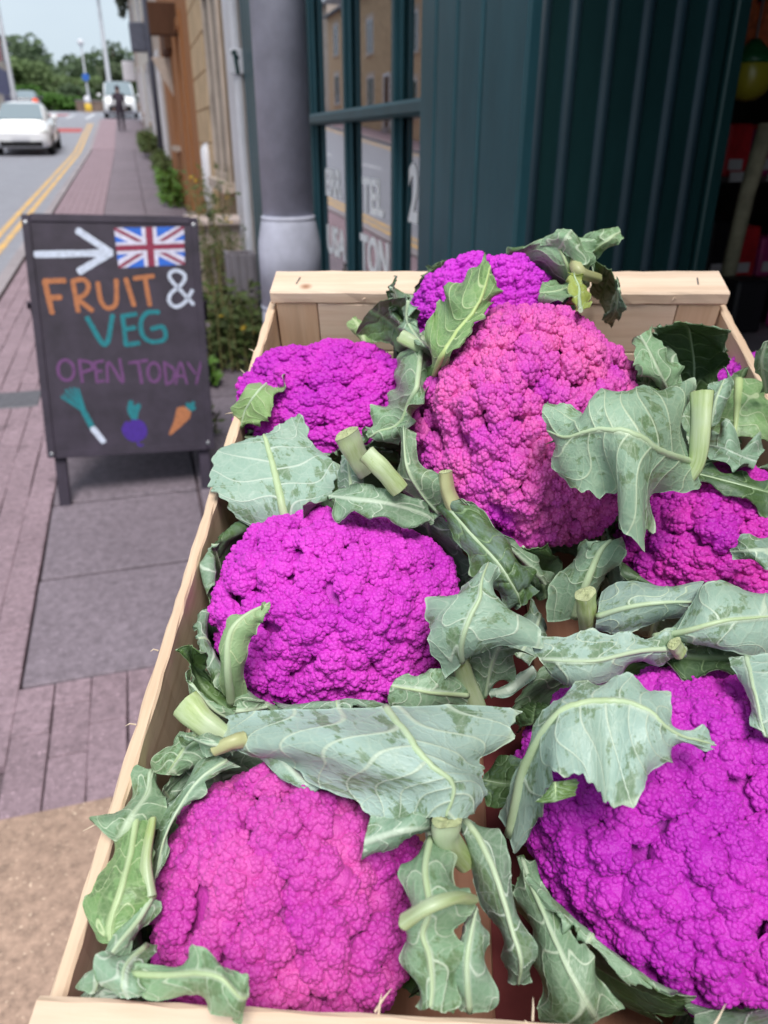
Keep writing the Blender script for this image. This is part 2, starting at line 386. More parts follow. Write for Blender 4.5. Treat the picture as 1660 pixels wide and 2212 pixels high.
('H6','under',[[[219,1198,1280],[276,1131,1340],[281,1115,1280]],[[341,1143,1340],[427,1044,1440],[423,1039,1340]],[[505,1120,1340],[552,1064,1400],[520,1067,1340]]],{'rib':(0,0),'blue':0.2}),
('H6','top',[[[345,1426,1040],[401,1432,1080],[472,1447,1040]],[[218,1477,1160],[209,1599,1060],[307,1603,1060]],[[173,1526,1300],[160,1653,1200],[241,1623,1160]],[[186,1595,1400],[202,1610,1400],[235,1593,1360]]],{'rib':(0,0)}),
('H6','under',[[[409,1387,1080],[471,1355,1120],[508,1383,1120]],[[251,1403,1180],[345,1359,1240],[416,1374,1220]],[[167,1537,1300],[213,1457,1320],[260,1438,1240]]],{'rib':(1.2,0.8)}),
('H4','young',[[[350,1500,1040],[392,1477,1080],[454,1518,1040]],[[358,1567,1300],[416,1527,1360],[499,1573,1340]],[[373,1673,1440],[436,1630,1500],[527,1678,1440]],[[459,1739,1500],[507,1721,1540],[570,1688,1500]],[[588,1803,1540],[609,1813,1540],[616,1736,1540]]],{'rib':(2.6,1.0),'serr':0.05,'pale':0.5}),
('H4','under',[[[437,1358,1140],[458,1363,1200],[462,1407,1200]],[[532,1375,1140],[551,1383,1200],[581,1411,1240]],[[603,1419,1140],[619,1399,1200],[603,1420,1200]]],{'rib':(0.8,0.5)}),
('H4','young',[[[270,2623,940],[297,2624,940],[319,2641,940]],[[281,2641,1020],[324,2605,1060],[344,2630,1020]],[[289,2665,1060],[321,2653,1100],[348,2642,1060]]],{'rib':(0,0)}),
('H6','under',[[[430,1069,1240],[492,1040,1300],[532,1045,1248]],[[281,989,1200],[385,919,1300],[438,944,1300]],[[213,866,1160],[320,783,1300],[364,840,1300]],[[167,736,1100],[275,672,1260],[306,737,1260]],[[223,522,1175],[271,505,1226],[288,594,1252]]],{'rib':(1.0,0.6),'grey':0.35}),
('H6','under',[[[7,782,1180],[129,759,1280],[223,750,1260]],[[35,601,1220],[164,566,1320],[259,574,1300]],[[30,459,1260],[183,418,1360],[296,419,1320]],[[16,371,1290],[166,296,1320],[293,374,1280]],[[74,276,1260],[179,232,1280],[240,289,1260]]],{'rib':(1.6,0.8),'green':0.45,'serr':0.05}),
('H6','under',[[[271,436,1260],[299,413,1300],[304,409,1260]],[[207,384,1240],[277,315,1320],[302,309,1260]],[[122,232,1260],[234,207,1360],[296,244,1300]],[[106,141,1280],[198,115,1360],[234,166,1300]],[[120,82,1260],[171,59,1300],[214,103,1260]]],{'rib':(1.4,0.8)}),
('H6','under',[[[48,1069,1120],[95,1028,1180],[103,1022,1120]],[[26,938,1140],[131,891,1220],[218,926,1180]],[[12,795,1200],[113,741,1280],[176,826,1220]],[[8,699,1220],[44,671,1240],[56,710,1200]]],{'rib':(1.0,0.6),'ruf':2.2,'grey':0.2}),
('H6','under',[[[288,222,1260],[353,212,1360],[392,240,1300]],[[235,174,1360],[326,123,1440],[392,121,1400]],[[228,130,1400],[340,51,1480],[443,36,1440]],[[271,50,1400],[358,14,1440],[413,16,1440]]],{'rib':(1.4,0.7),'serr':0.07}),
('H6','under',[[[337,69,1400],[353,90,1440],[366,109,1440]],[[474,18,1420],[518,71,1520],[542,113,1520]],[[630,-4,1480],[643,57,1620],[609,136,1580]],[[703,-34,1520],[730,36,1660],[702,110,1620]],[[769,-72,1520],[799,-7,1620],[794,70,1620]],[[786,-57,1500],[823,4,1580],[828,48,1600]]],{'rib':(1.3,0.6),'green':0.4}),
('H6','under',[[[92,67,1200],[165,90,1250],[244,96,1240]],[[129,13,1200],[214,34,1260],[332,52,1240]]],{'rib':(0,0),'grey':0.2}),
('H6','under',[[[1479,764,1260],[1496,768,1300],[1509,802,1300]],[[1344,677,1400],[1384,664,1500],[1406,720,1480]],[[1188,554,1360],[1181,609,1460],[1205,714,1480]]],{'rib':(0,0),'blue':0.2}),
('H6','under',[[[1407,793,1320],[1432,782,1360],[1467,793,1320]],[[1429,736,1280],[1463,700,1340],[1498,722,1320]],[[1421,603,1260],[1474,590,1340],[1518,651,1300]]],{'rib':(1,0.6),'blue':0.2}),
('H6','under',[[[1414,665,1340],[1463,662,1400],[1503,669,1340]],[[1326,526,1400],[1444,477,1540],[1552,502,1440]],[[1340,369,1440],[1463,326,1580],[1622,419,1480]],[[1353,304,1420],[1438,260,1520],[1577,314,1420]],[[1346,250,1380],[1466,200,1460],[1596,245,1380]],[[1393,153,1320],[1476,126,1380],[1561,164,1320]],[[1422,73,1260],[1469,49,1320],[1527,78,1260]]],{'rib':(1.6,1.2),'serr':0.07,'green':0.2}),
('H7','under',[[[1580,877,1240],[1607,797,1300],[1677,806,1240]],[[1610,712,1200],[1686,693,1300],[1789,768,1240]],[[1680,539,1140],[1748,541,1300],[1827,570,1240]],[[1752,443,1040],[1801,382,1240],[1867,401,1200]],[[1786,347,1000],[1834,275,1200],[1897,298,1140]],[[1777,283,940],[1836,224,1040],[1889,236,1040]]],{'rib':(1.8,1.0),'grey':0.75}),
('H6','under',[[[1558,103,1200],[1621,81,1240],[1692,103,1200]],[[1546,217,1300],[1607,192,1400],[1697,207,1300]],[[1573,323,1340],[1626,294,1440],[1694,311,1340]],[[1638,392,1400],[1650,384,1440],[1670,352,1400]]],{'rib':(1.5,0.8)}),
('H7','top',[[[1685,1193,840],[1733,1218,860],[1791,1288,840]],[[1771,1072,840],[1827,1166,920],[1903,1291,953]],[[1876,1026,948],[1907,1115,1029],[1940,1232,1064]]],{'rib':(0.8,0.5),'bloom':0.5}),
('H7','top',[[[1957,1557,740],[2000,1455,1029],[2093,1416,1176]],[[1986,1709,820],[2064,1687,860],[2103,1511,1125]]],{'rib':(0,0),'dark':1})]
STALKS=[
('H3',[[1216,4064,1780],[1329,4014,1740],[1484,4081,1580]],6.0,5.0,{}),
('H3',[[928,2921,1800],[974,2897,1680],[1037,2888,1520]],9.5,7.0,{}),
('H3',[[1062,2780,1760],[1161,2705,1700],[1260,2664,1580]],6.6,6.4,{}),
('H1',[[2480,4789,2020],[2506,4594,2000],[2696,4800,1840]],6.0,4.6,{'col':1}),
('H2',[[3000,3037,2040],[2984,2861,1900],[2967,2738,1760],[2912,2689,1660]],7.6,5.0,{}),
('H4',[[1533,2819,1590],[1551,2760,1484],[1616,2683,1363]],5.5,6.5,{'col':1}),
('H4',[[1737,1631,800],[1649,1670,1120],[1598,1669,1400]],8.5,4.5,{}),
('H5',[[2283,1989,1460],[2306,1969,1340],[2357,1969,1100]],7.6,6.6,{}),
('H7',[[2685,1676,1460],[2733,1673,1380]],4.6,4.2,{}),
('H6',[[231,1321,1320],[337,1232,1300],[479,1165,1240]],9.5,6.0,{}),
('H6',[[449,1031,1400],[534,1055,1440],[590,1087,1420]],3.2,4.4,{'col':1}),
('H6',[[221,732,1320],[249,542,1340],[292,411,1300]],2.6,4.2,{}),
('H6',[[1374,247,1660],[1460,269,1760],[1554,321,1700],[1623,375,1540]],4.4,3.0,{}),
('H7',[[1534,708,1500],[1537,665,1400],[1626,655,1180]],9.0,5.5,{})]

CO = Vector((-0.056898, 0.251098, 1.077832))
CM = Matrix(((0.940418, 0.320535, -0.113448), (-0.339940, 0.893550, -0.293275), (0.007366, 0.314366, 0.949273)))
crate_m = CM.to_4x4()
crate_m.translation = CO
CL, CWD, CDP = .551, .40, .135

def wood(name, col, axis='y', dark=.75):
    if name in MATS:
        return MATS[name]
    g = N(name)
    sc = {'y': (14, .9, 14), 'x': (.9, 14, 14), 'z': (14, 14, .9)}[axis]
    info = g.n('ShaderNodeObjectInfo')
    add = g.n('ShaderNodeVectorMath', operation='ADD')
    g.l(g.coord('Object', sc), add.inputs[0])
    sv = g.n('ShaderNodeVectorMath', operation='SCALE')
    sv.inputs[0].default_value = (7.3, 3.1, 5.7)
    g.l(info.outputs['Random'], sv.inputs['Scale'])
    g.l(sv.outputs[0], add.inputs[1])
    v = add.outputs[0]
    f = g.noise(v, 2.2, 6, .65)
    f2 = g.noise(v, 9, 4, .6)
    c = g.ramp(f, [(.25, tuple(x * dark for x in col)), (.5, col), (.8, tuple(min(1, x * 1.12) for x in col))])
    c = g.mix(g.ramp(f2, [(.42, (0, 0, 0)), (.62, (.35, .35, .35))]), c, tuple(x * q for x, q in zip(col, (.72, .6, .5))))
    kv = g.coord('Object', (6, 6, 6) if axis != 'y' else (7, 4, 7))
    vo = g.n('ShaderNodeTexVoronoi', feature='F1')
    vo.inputs['Scale'].default_value = 1.6
    g.l(kv, vo.inputs['Vector'])
    knot = g.ramp(vo.outputs['Distance'], [(.02, (1, 1, 1)), (.07, (0, 0, 0))])
    c = g.mix(knot, c, tuple(x * q for x, q in zip(col, (.45, .28, .2))))
    g.set(Base_Color=c, Roughness=.75, Specular_IOR_Level=.25)
    g.bump(g.noise(v, 16, 4, .7), .25, .0008)
    MATS[name] = g.m
    return g.m

WOODY = wood('pale_wood_lengthwise', (.72, .535, .385), 'y', .68)
WOODX = wood('pale_wood_crosswise', (.78, .60, .46), 'x', .72)
WOODZ = wood('pale_wood_upright', (.68, .475, .325), 'z', .70)
FLOORW = wood('reddish_floor_wood', (.40, .20, .13), 'y')
LINER = plain('dark_red_card', (.20, .045, .045), .8, .2, .2, 30)

def rough_edge(mb_pts, amp):
    return [(x + random.uniform(-amp, amp), y, z + random.uniform(-amp, amp)) for x, y, z in mb_pts]

def sawn(name, a, b, mat, parent, n=24, amp=.0005, axis=1, bev=.0012):
    """a sawn board: bevelled box cut into slices along its length with slightly uneven edges"""
    (x0, y0, z0), (x1, y1, z1) = a, b
    lo, hi = [x0, y0, z0], [x1, y1, z1]
    o1, o2 = [i for i in range(3) if i != axis]
    V, F = [], []
    ring = [(0, bev), (bev, 0), (1 - bev, 0)]
    for i in range(n + 1):
        t = lo[axis] + (hi[axis] - lo[axis]) * i / n
        a0, a1, b0, b1 = lo[o1], hi[o1], lo[o2], hi[o2]
        pts = [(a0 + bev, b0), (a1 - bev, b0), (a1, b0 + bev), (a1, b1 - bev), (a1 - bev, b1), (a0 + bev, b1), (a0, b1 - bev), (a0, b0 + bev)]
        for p, q in pts:
            w = [0, 0, 0]
            w[axis] = t
            w[o1] = p + random.uniform(-amp, amp)
            w[o2] = q + random.uniform(-amp, amp)
            V.append(tuple(w))
    for i in range(n):
        for k in range(8):
            k2 = (k + 1) % 8
            F.append((i * 8 + k, i * 8 + k2, i * 8 + 8 + k2, i * 8 + 8 + k))
    F.append(tuple(reversed(range(8))))
    F.append(tuple(n * 8 + k for k in range(8)))
    return mesh_obj(name, V, F, mat, parent)

crate = thing('wooden_crate', 'open pale pine crate filled with purple cauliflowers', 'crate')
crate.matrix_world = crate_m
L_, D_ = CL, CDP
# far end
sawn('end_batten', (-.001, L_, D_ - .012), (CWD + .001, L_ + .041, D_), WOODX, crate, 30, .0004, 0, .0016)
sawn('end_board', (.041, L_ + .0008, .074), (CWD - .041, L_ + .008, D_ - .0122), WOODX, crate, 20, .0003, 0)
sawn('end_board', (.041, L_ + .0008, .002), (CWD - .041, L_ + .008, .0735), WOODX, crate, 20, .0003, 0)
for x0, x1 in ((.003, .040), (CWD - .040, CWD - .003)):
    box('corner_post', (x0, L_ + .0012, .001), (x1, L_ + .0095, D_ - .0122), WOODZ, crate, .0008)
# near end
sawn('end_batten', (-.001, -.041, D_ - .012), (CWD + .001, .002, D_ + .003), WOODX, crate, 30, .0005, 0, .0016)
sawn('end_board', (.002, -.013, .074), (CWD - .002, -.006, D_ - .0125), WOODX, crate, 20, .0003, 0)
sawn('end_board', (.002, -.013, .002), (CWD - .002, -.006, .070), WOODX, crate, 20, .0003, 0)
for x0, x1 in ((.003, .040), (CWD - .040, CWD - .003)):
    box('corner_post', (x0, -.0055, .001), (x1, -.001, D_ - .0125), WOODZ, crate, .0008)
# long sides
for x0, x1 in ((-.006, .001), (CWD - .001, CWD + .006)):
    sawn('side_slat', (x0, -.036, .056), (x1, L_ + .036, D_ - .0185), WOODY, crate, 60, .0005, 1, .0012)
    sawn('side_slat', (x0, -.036, .002), (x1, L_ + .036, .051), WOODY, crate, 30, .0004, 1, .0012)
# floor
box('liner_sheet', (.006, .004, -.0005), (CWD - .006, L_ - .004, .0005), LINER, crate)
for i in range(4):
    x0 = .012 + i * .102
    sawn('floor_slat', (x0 + (.0 if i != 2 else .004), .0, .001), (x0 + .068, L_, .007), FLOORW, crate, 20, .0004, 1)
for y0 in (.002, .26, L_ - .06):
    sawn('floor_bearer', (.004, y0, -.012), (CWD - .004, y0 + .055, -.001), WOODX, crate, 10, .0004, 0)
STAPLE = plain('staple_steel', (.35, .35, .37), .4, .5, .1, 20, metal=1)
for x in (.022, CWD - .022):
    for y in (L_ + .02, -.02):
        t = MB().tube([(x - .001, y - .006, D_ + .0004), (x + .001, y + .006, D_ + .0004)], .0006, 6)
        t.build('staple', STAPLE, crate)
SPL = plain('splinter_wood', (.72, .58, .44), .8, .2, .1, 40)
for i in range(16):
    side = i % 3
    if side == 0:
        p = Vector((-.006 + random.uniform(-.001, .001), random.uniform(.02, .5), D_ - .019)); d = Vector((random.uniform(-1, -.2), random.uniform(-1, 1), random.uniform(0, .6)))
    elif side == 1:
        p = Vector((random.uniform(.05, .36), L_ + .0005, D_ - .006)); d = Vector((random.uniform(-1, 1), -.6, random.uniform(-.4, .2)))
    else:
        p = Vector((random.uniform(.12, .25), random.uniform(.0, .004), D_ + .0005)); d = Vector((random.uniform(-1, 1), random.uniform(.2, .8), random.uniform(.1, .5)))
    d = d.normalized() * random.uniform(.004, .012)
    m_ = p + d * .5 + Vector((0, 0, random.uniform(0, .002)))
    MB().tube([p, m_, p + d], [.0005, .0004, .0001], 5).build('splinter', SPL, crate)

# ------------------------------------------------------------------ cauliflower curd
def fib(n, rng, jit):
    i = np.arange(n) + .5
    z = 1 - 2 * i / n
    ph = i * math.pi * (3 - 5 ** .5)
    p = np.stack([np.sqrt(1 - z * z) * np.cos(ph), np.sqrt(1 - z * z) * np.sin(ph), z], 1)
    p += rng.normal(0, jit * math.sqrt(4 * math.pi / n), p.shape)
    return p / np.linalg.norm(p, axis=1)[:, None]

def dome_template(spec):
    V, F, rings = [(0, 0, 1)], [], [(0, 1)]
    for th, n in spec:
        rings.append((len(V), n))
        for k in range(n):
            a = 2 * math.pi * (k + .5 * (len(rings) % 2)) / n
            V.append((math.sin(R(th)) * math.cos(a), math.sin(R(th)) * math.sin(a), math.cos(R(th))))
    s0 = rings[1][0]
    for k in range(6):
        F.append((0, s0 + k, s0 + (k + 1) % 6))
    for (a0, na), (b0, nb) in zip(rings[1:-1], rings[2:]):
        i = j = 0
        aa = lambda q: math.atan2(V[a0 + q % na][1], V[a0 + q % na][0])
        # stitch two rings by walking both in angle order
        A = [math.atan2(V[a0 + q][1], V[a0 + q][0]) % 6.283185 for q in range(na)]
        B = [math.atan2(V[b0 + q][1], V[b0 + q][0]) % 6.283185 for q in range(nb)]
        while i < na or j < nb:
            an = A[i + 1] if i + 1 < na else A[0] + 6.283185 if i < na else 99
            bn = B[j + 1] if j + 1 < nb else B[0] + 6.283185 if j < nb else 99
            if bn <= an:
                F.append((a0 + i % na, b0 + j % nb, b0 + (j + 1) % nb)); j += 1
            else:
                F.append((a0 + i % na, b0 + j % nb, a0 + (i + 1) % na)); i += 1
    return np.array(V), np.array(F)
DOME = dome_template(((30, 6), (60, 12), (92, 14)))
BUD = dome_template(((42, 6), (84, 9)))
bm = bmesh.new()
bmesh.ops.create_icosphere(bm, subdivisions=4, radius=1)
CORE_V = np.array([v.co[:] for v in bm.verts])
CORE_F = np.array([[v.index for v in f.verts] for f in bm.faces])
bm.free()
CORE_F = CORE_F[(CORE_V[:, 2] > -.45)[CORE_F].all(1)]

def frames(n):
    ref = np.where(np.abs(n[:, 2:3]) < .9, np.array([[0, 0, 1.0]]), np.array([[1.0, 0, 0]]))
    t1 = np.cross(ref, n)
    t1 /= np.linalg.norm(t1, axis=1)[:, None]
    return t1, np.cross(n, t1)

def scatter(cen, rad, sp, rng, jit, cut):
    """points spread over the outward side of many spheres; returns points, normals, owner index"""
    pts, nrm, own = [], [], []
    for i, (c, r) in enumerate(zip(cen, rad)):
        n = max(6, int(4 * math.pi * r * r / (sp * sp)))
        d = fib(n, rng, jit)
        q = rng.normal(size=(3, 3))
        q, _ = np.linalg.qr(q)
        d = d @ q
        o = c / (np.linalg.norm(c) + 1e-9)
        d = d[(d @ o) > cut]
        pts.append(c + d * r); nrm.append(d); own.append(np.full(len(d), i))
    return np.concatenate(pts), np.concatenate(nrm), np.concatenate(own)

def buried(p, own, cen, rad, tol):
    """is a point deep inside a neighbouring sphere?"""
    kd = kdtree.KDTree(len(cen))
    for i, c in enumerate(cen):
        kd.insert(c, i)
    kd.balance()
    out = np.zeros(len(p), bool)
    rl, ol = rad.tolist(), own.tolist()
    for i, q in enumerate(p.tolist()):
        me_ = ol[i]
        for _, k, d in kd.find_n(q, 4):
            if k != me_ and rl[k] - d > tol:
                out[i] = True
                break
    return out

def make_curd(seed, radii, nf, s2mm, s4mm):
    """florets made of sub-florets made of buds: packed spheres on spheres on spheres"""
    rng = np.random.default_rng(seed)
    rad = np.array(radii)
    mean = rad.mean() * 1000
    s2, s3, s4 = s2mm / mean, s2mm * .42 / mean, s4mm / mean
    d1 = fib(nf, rng, .30)
    D1 = rng.uniform(.85, 1.15, nf)
    lift1 = rng.uniform(-.03, .03, nf)
    q2 = fib(int(4 * math.pi / s2 ** 2 * 1.5), rng, .19)
    q2 = q2[q2[:, 2] > -.42]
    dd = np.linalg.norm(q2[:, None] - q2[None], axis=2)
    live = np.ones(len(q2), bool)
    for i in range(len(q2)):
        if live[i]:
            live[(dd[i] < .60 * s2) & (np.arange(len(q2)) > i)] = False
    q2 = q2[live]
    ang = np.arccos(np.clip(q2 @ d1.T, -1, 1)) / D1[None]
    o2 = np.argmin(ang, 1)
    so = np.sort(ang, 1)
    e2 = np.minimum(2 * so[:, 0] / (so[:, 0] + so[:, 1]), 1)
    k = e2 < .965
    q2, o2, e2 = q2[k], o2[k], e2[k]
    p2 = q2 * (.812 + lift1[o2] + .122 * np.sqrt(1 - e2 ** 2))[:, None]
    n2 = p2 - d1[o2] * .50
    n2 /= np.linalg.norm(n2, axis=1)[:, None]
    r2 = s2 * rng.uniform(.52, .64, len(p2))
    c2 = p2 - n2 * (r2 * .18)[:, None]
    p3, n3, o3 = scatter(c2, r2, s3, rng, .20, -.25)
    k = ~buried(p3, o3, c2, r2, .06 * s3) & (p3[:, 2] > -.34)
    p3, n3, o3 = p3[k], n3[k], o3[k]
    r3 = s3 * rng.uniform(.50, .64, len(p3))
    c3 = p3 - n3 * (r3 * .52)[:, None]
    p4, n4, o4 = scatter(c3, r3, s4, rng, .18, -.1)
    keep = (np.sum(n4 * n3[o4], 1) > .12) & (p4[:, 2] > -.30)
    p4, n4, o4 = p4[keep], n4[keep], o4[keep]
    keep = ~buried(p4, o4, c3, r3, .04 * s4)
    p4, n4, o4 = p4[keep], n4[keep], o4[keep]
    r4 = s4 * rng.uniform(.50, .68, len(p4))
    c4 = p4 - n4 * (r4 * .42)[:, None]
    ph = rng.random(6) * 6.28
    def lump(q):
        d = q / (np.linalg.norm(q, axis=-1)[..., None] + 1e-9)
        w = 1 + .035 * np.sin(3 * d[..., 0] + ph[0]) * np.cos(2.5 * d[..., 1] + ph[1]) + .025 * np.sin(4 * d[..., 1] + ph[2])
        return q * w[..., None] * rad
    hue1, hue2 = rng.random(nf), rng.random(len(p2))
    Vs, Fs, Hs = [], [], []
    base = 0
    h3 = .5 * hue1[o2[o3]] + .32 * hue2[o3] + .18 * rng.random(len(p3))
    for c, n, r, h, (DV, DF) in ((c2, n2, r2, .6 * hue1[o2] + .4 * hue2, DOME), (c3, n3, r3, h3, DOME), (c4, n4, r4, h3[o4] * .9 + .1 * rng.random(len(p4)), BUD)):
        t1, t2 = frames(n)
        P = c[:, None] + r[:, None, None] * (DV[None, :, 0:1] * t1[:, None] + DV[None, :, 1:2] * t2[:, None] + DV[None, :, 2:3] * n[:, None])
        Vs.append(lump(P).reshape(-1, 3))
        Fs.append((DF[None] + (np.arange(len(c)) * len(DV))[:, None, None]).reshape(-1, 3) + base)
        Hs.append(np.repeat(h, len(DV)))
        base += len(c) * len(DV)
    Vs.append(lump(CORE_V * .805)); Fs.append(CORE_F + base); Hs.append(np.full(len(CORE_V), .3))
    return np.concatenate(Vs), np.concatenate(Fs), np.concatenate(Hs)

def curd_material():
    g = N('purple_curd')
    a = g.attr('pigment')
    tone = g.n('ShaderNodeAttribute', attribute_name='tone', attribute_type='OBJECT').outputs['Color']
    tone2 = g.n('ShaderNodeAttribute', attribute_name='tone2', attribute_type='OBJECT').outputs['Color']
    v = g.coord('Object')
    big = g.noise(v, 14, 3, .6)
    f = g.math('ADD', g.math('MULTIPLY', a, .34), g.math('MULTIPLY', big, .90))
    c = g.mix(g.ramp(f, [(.34, (0, 0, 0)), (.78, (1, 1, 1))]), tone, tone2)
    br = g.ramp(g.noise(v, 23, 2), [(.70, (0, 0, 0)), (.80, (.55, .55, .55))])
    c = g.mix(br, c, (.22, .02, .16))
    fine = g.n('ShaderNodeTexVoronoi', feature='F1')
    fine.inputs['Scale'].default_value = 800
    g.l(v, fine.inputs['Vector'])
    g.set(Base_Color=c, Roughness=.55, Specular_IOR_Level=.35, Sheen_Weight=.12, Sheen_Roughness=.4)
    g.b.inputs['Sheen Tint'].default_value = (1, .7, 1, 1)
    g.b.inputs['Subsurface Weight'].default_value = 0
    g.bump(g.math('SUBTRACT', 1.0, g.math('POWER', fine.outputs['Distance'], 1.6)), .4, .0008)
    return g.m
CURD = curd_material()

HEAD_INFO = {
 'H1': (44, 13.0, 3.0, .40, (.10, -.20, .6), 'small violet cauliflower at the far end of the crate, highest against the green wall'),
 'H2': (62, 13.5, 2.8, .74, (.18, -.10, 2.2), 'big pinkish purple cauliflower heaped in the middle, a wide pale leaf over its right side'),
 'H3': (48, 13.0, 2.9, .46, (.15, .05, 4.0), 'purple cauliflower in the far left corner with cut pale stalks in front of it'),
 'H4': (60, 13.5, 2.7, .58, (.18, .08, 5.1), 'bright magenta cauliflower halfway along the left side of the crate'),
 'H5': (46, 13.0, 2.9, .56, (.12, -.15, 1.1), 'purple cauliflower half hidden at the right side, between the leaves'),
 'H6': (56, 13.0, 2.5, .66, (.12, .06, 3.3), 'pinkish magenta cauliflower in the near left corner under one broad pale leaf'),
 'H7': (40, 15.5, 2.6, .44, (.10, -.05, .2), 'deep violet cauliflower in the near right corner with an arched leaf across its top'),
 'H8': (30, 15.0, 4.5, .45, (0, 0, 2.0), 'cauliflower almost wholly covered by its leaves at the right rail of the crate'),
}
TONES = {          # pigment of each head: main and paler colour
 'H1': ((.44, .011, .50), (.62, .036, .60)), 'H2': ((.48, .014, .45), (.72, .125, .40)), 'H3': ((.40, .009, .43), (.60, .030, .50)),
 'H4': ((.45, .012, .43), (.65, .050, .55)), 'H5': ((.41, .010, .41), (.62, .036, .40)), 'H6': ((.45, .016, .36), (.62, .085, .39)),
 'H7': ((.37, .009, .39), (.54, .030, .47)), 'H8': ((.36, .01, .4), (.5, .03, .45)),
}
HOBJ = {}
for i, (k, (c, r)) in enumerate(HEADS.items()):
    nf, n2, n3, hue, rot, lab = HEAD_INFO[k]
    wl = crate_m @ Vector(c)
    h = thing('cauliflower', lab, 'cauliflower', group='cauliflowers in the crate')
    h.matrix_world = crate_m
    HOBJ[k] = h
    P, SF, pig = make_curd(100 + i, r, nf, n2, n3)
    me = bpy.data.meshes.new('curd')
    me.vertices.add(len(P))
    me.vertices.foreach_set('co', P.astype(np.float32).ravel())
    me.loops.add(SF.size)
    me.loops.foreach_set('vertex_index', SF.astype(np.int32).ravel())
    me.polygons.add(len(SF))
    me.polygons.foreach_set('loop_start', np.arange(0, SF.size, 3, dtype=np.int32))
    me.polygons.foreach_set('use_smooth', np.ones(len(SF), dtype=bool))
    at = me.attributes.new('pigment', 'FLOAT', 'POINT')
    at.data.foreach_set('value', pig.astype(np.float32))
    me.materials.append(CURD)
    me.update()
    me.validate()
    o = bpy.data.objects.new('curd', me)
    COL.objects.link(o)
    o.parent = h
    o.location = c
    o.rotation_euler = rot[:2] + (0,)
    o['tone'], o['tone2'] = TONES[k]

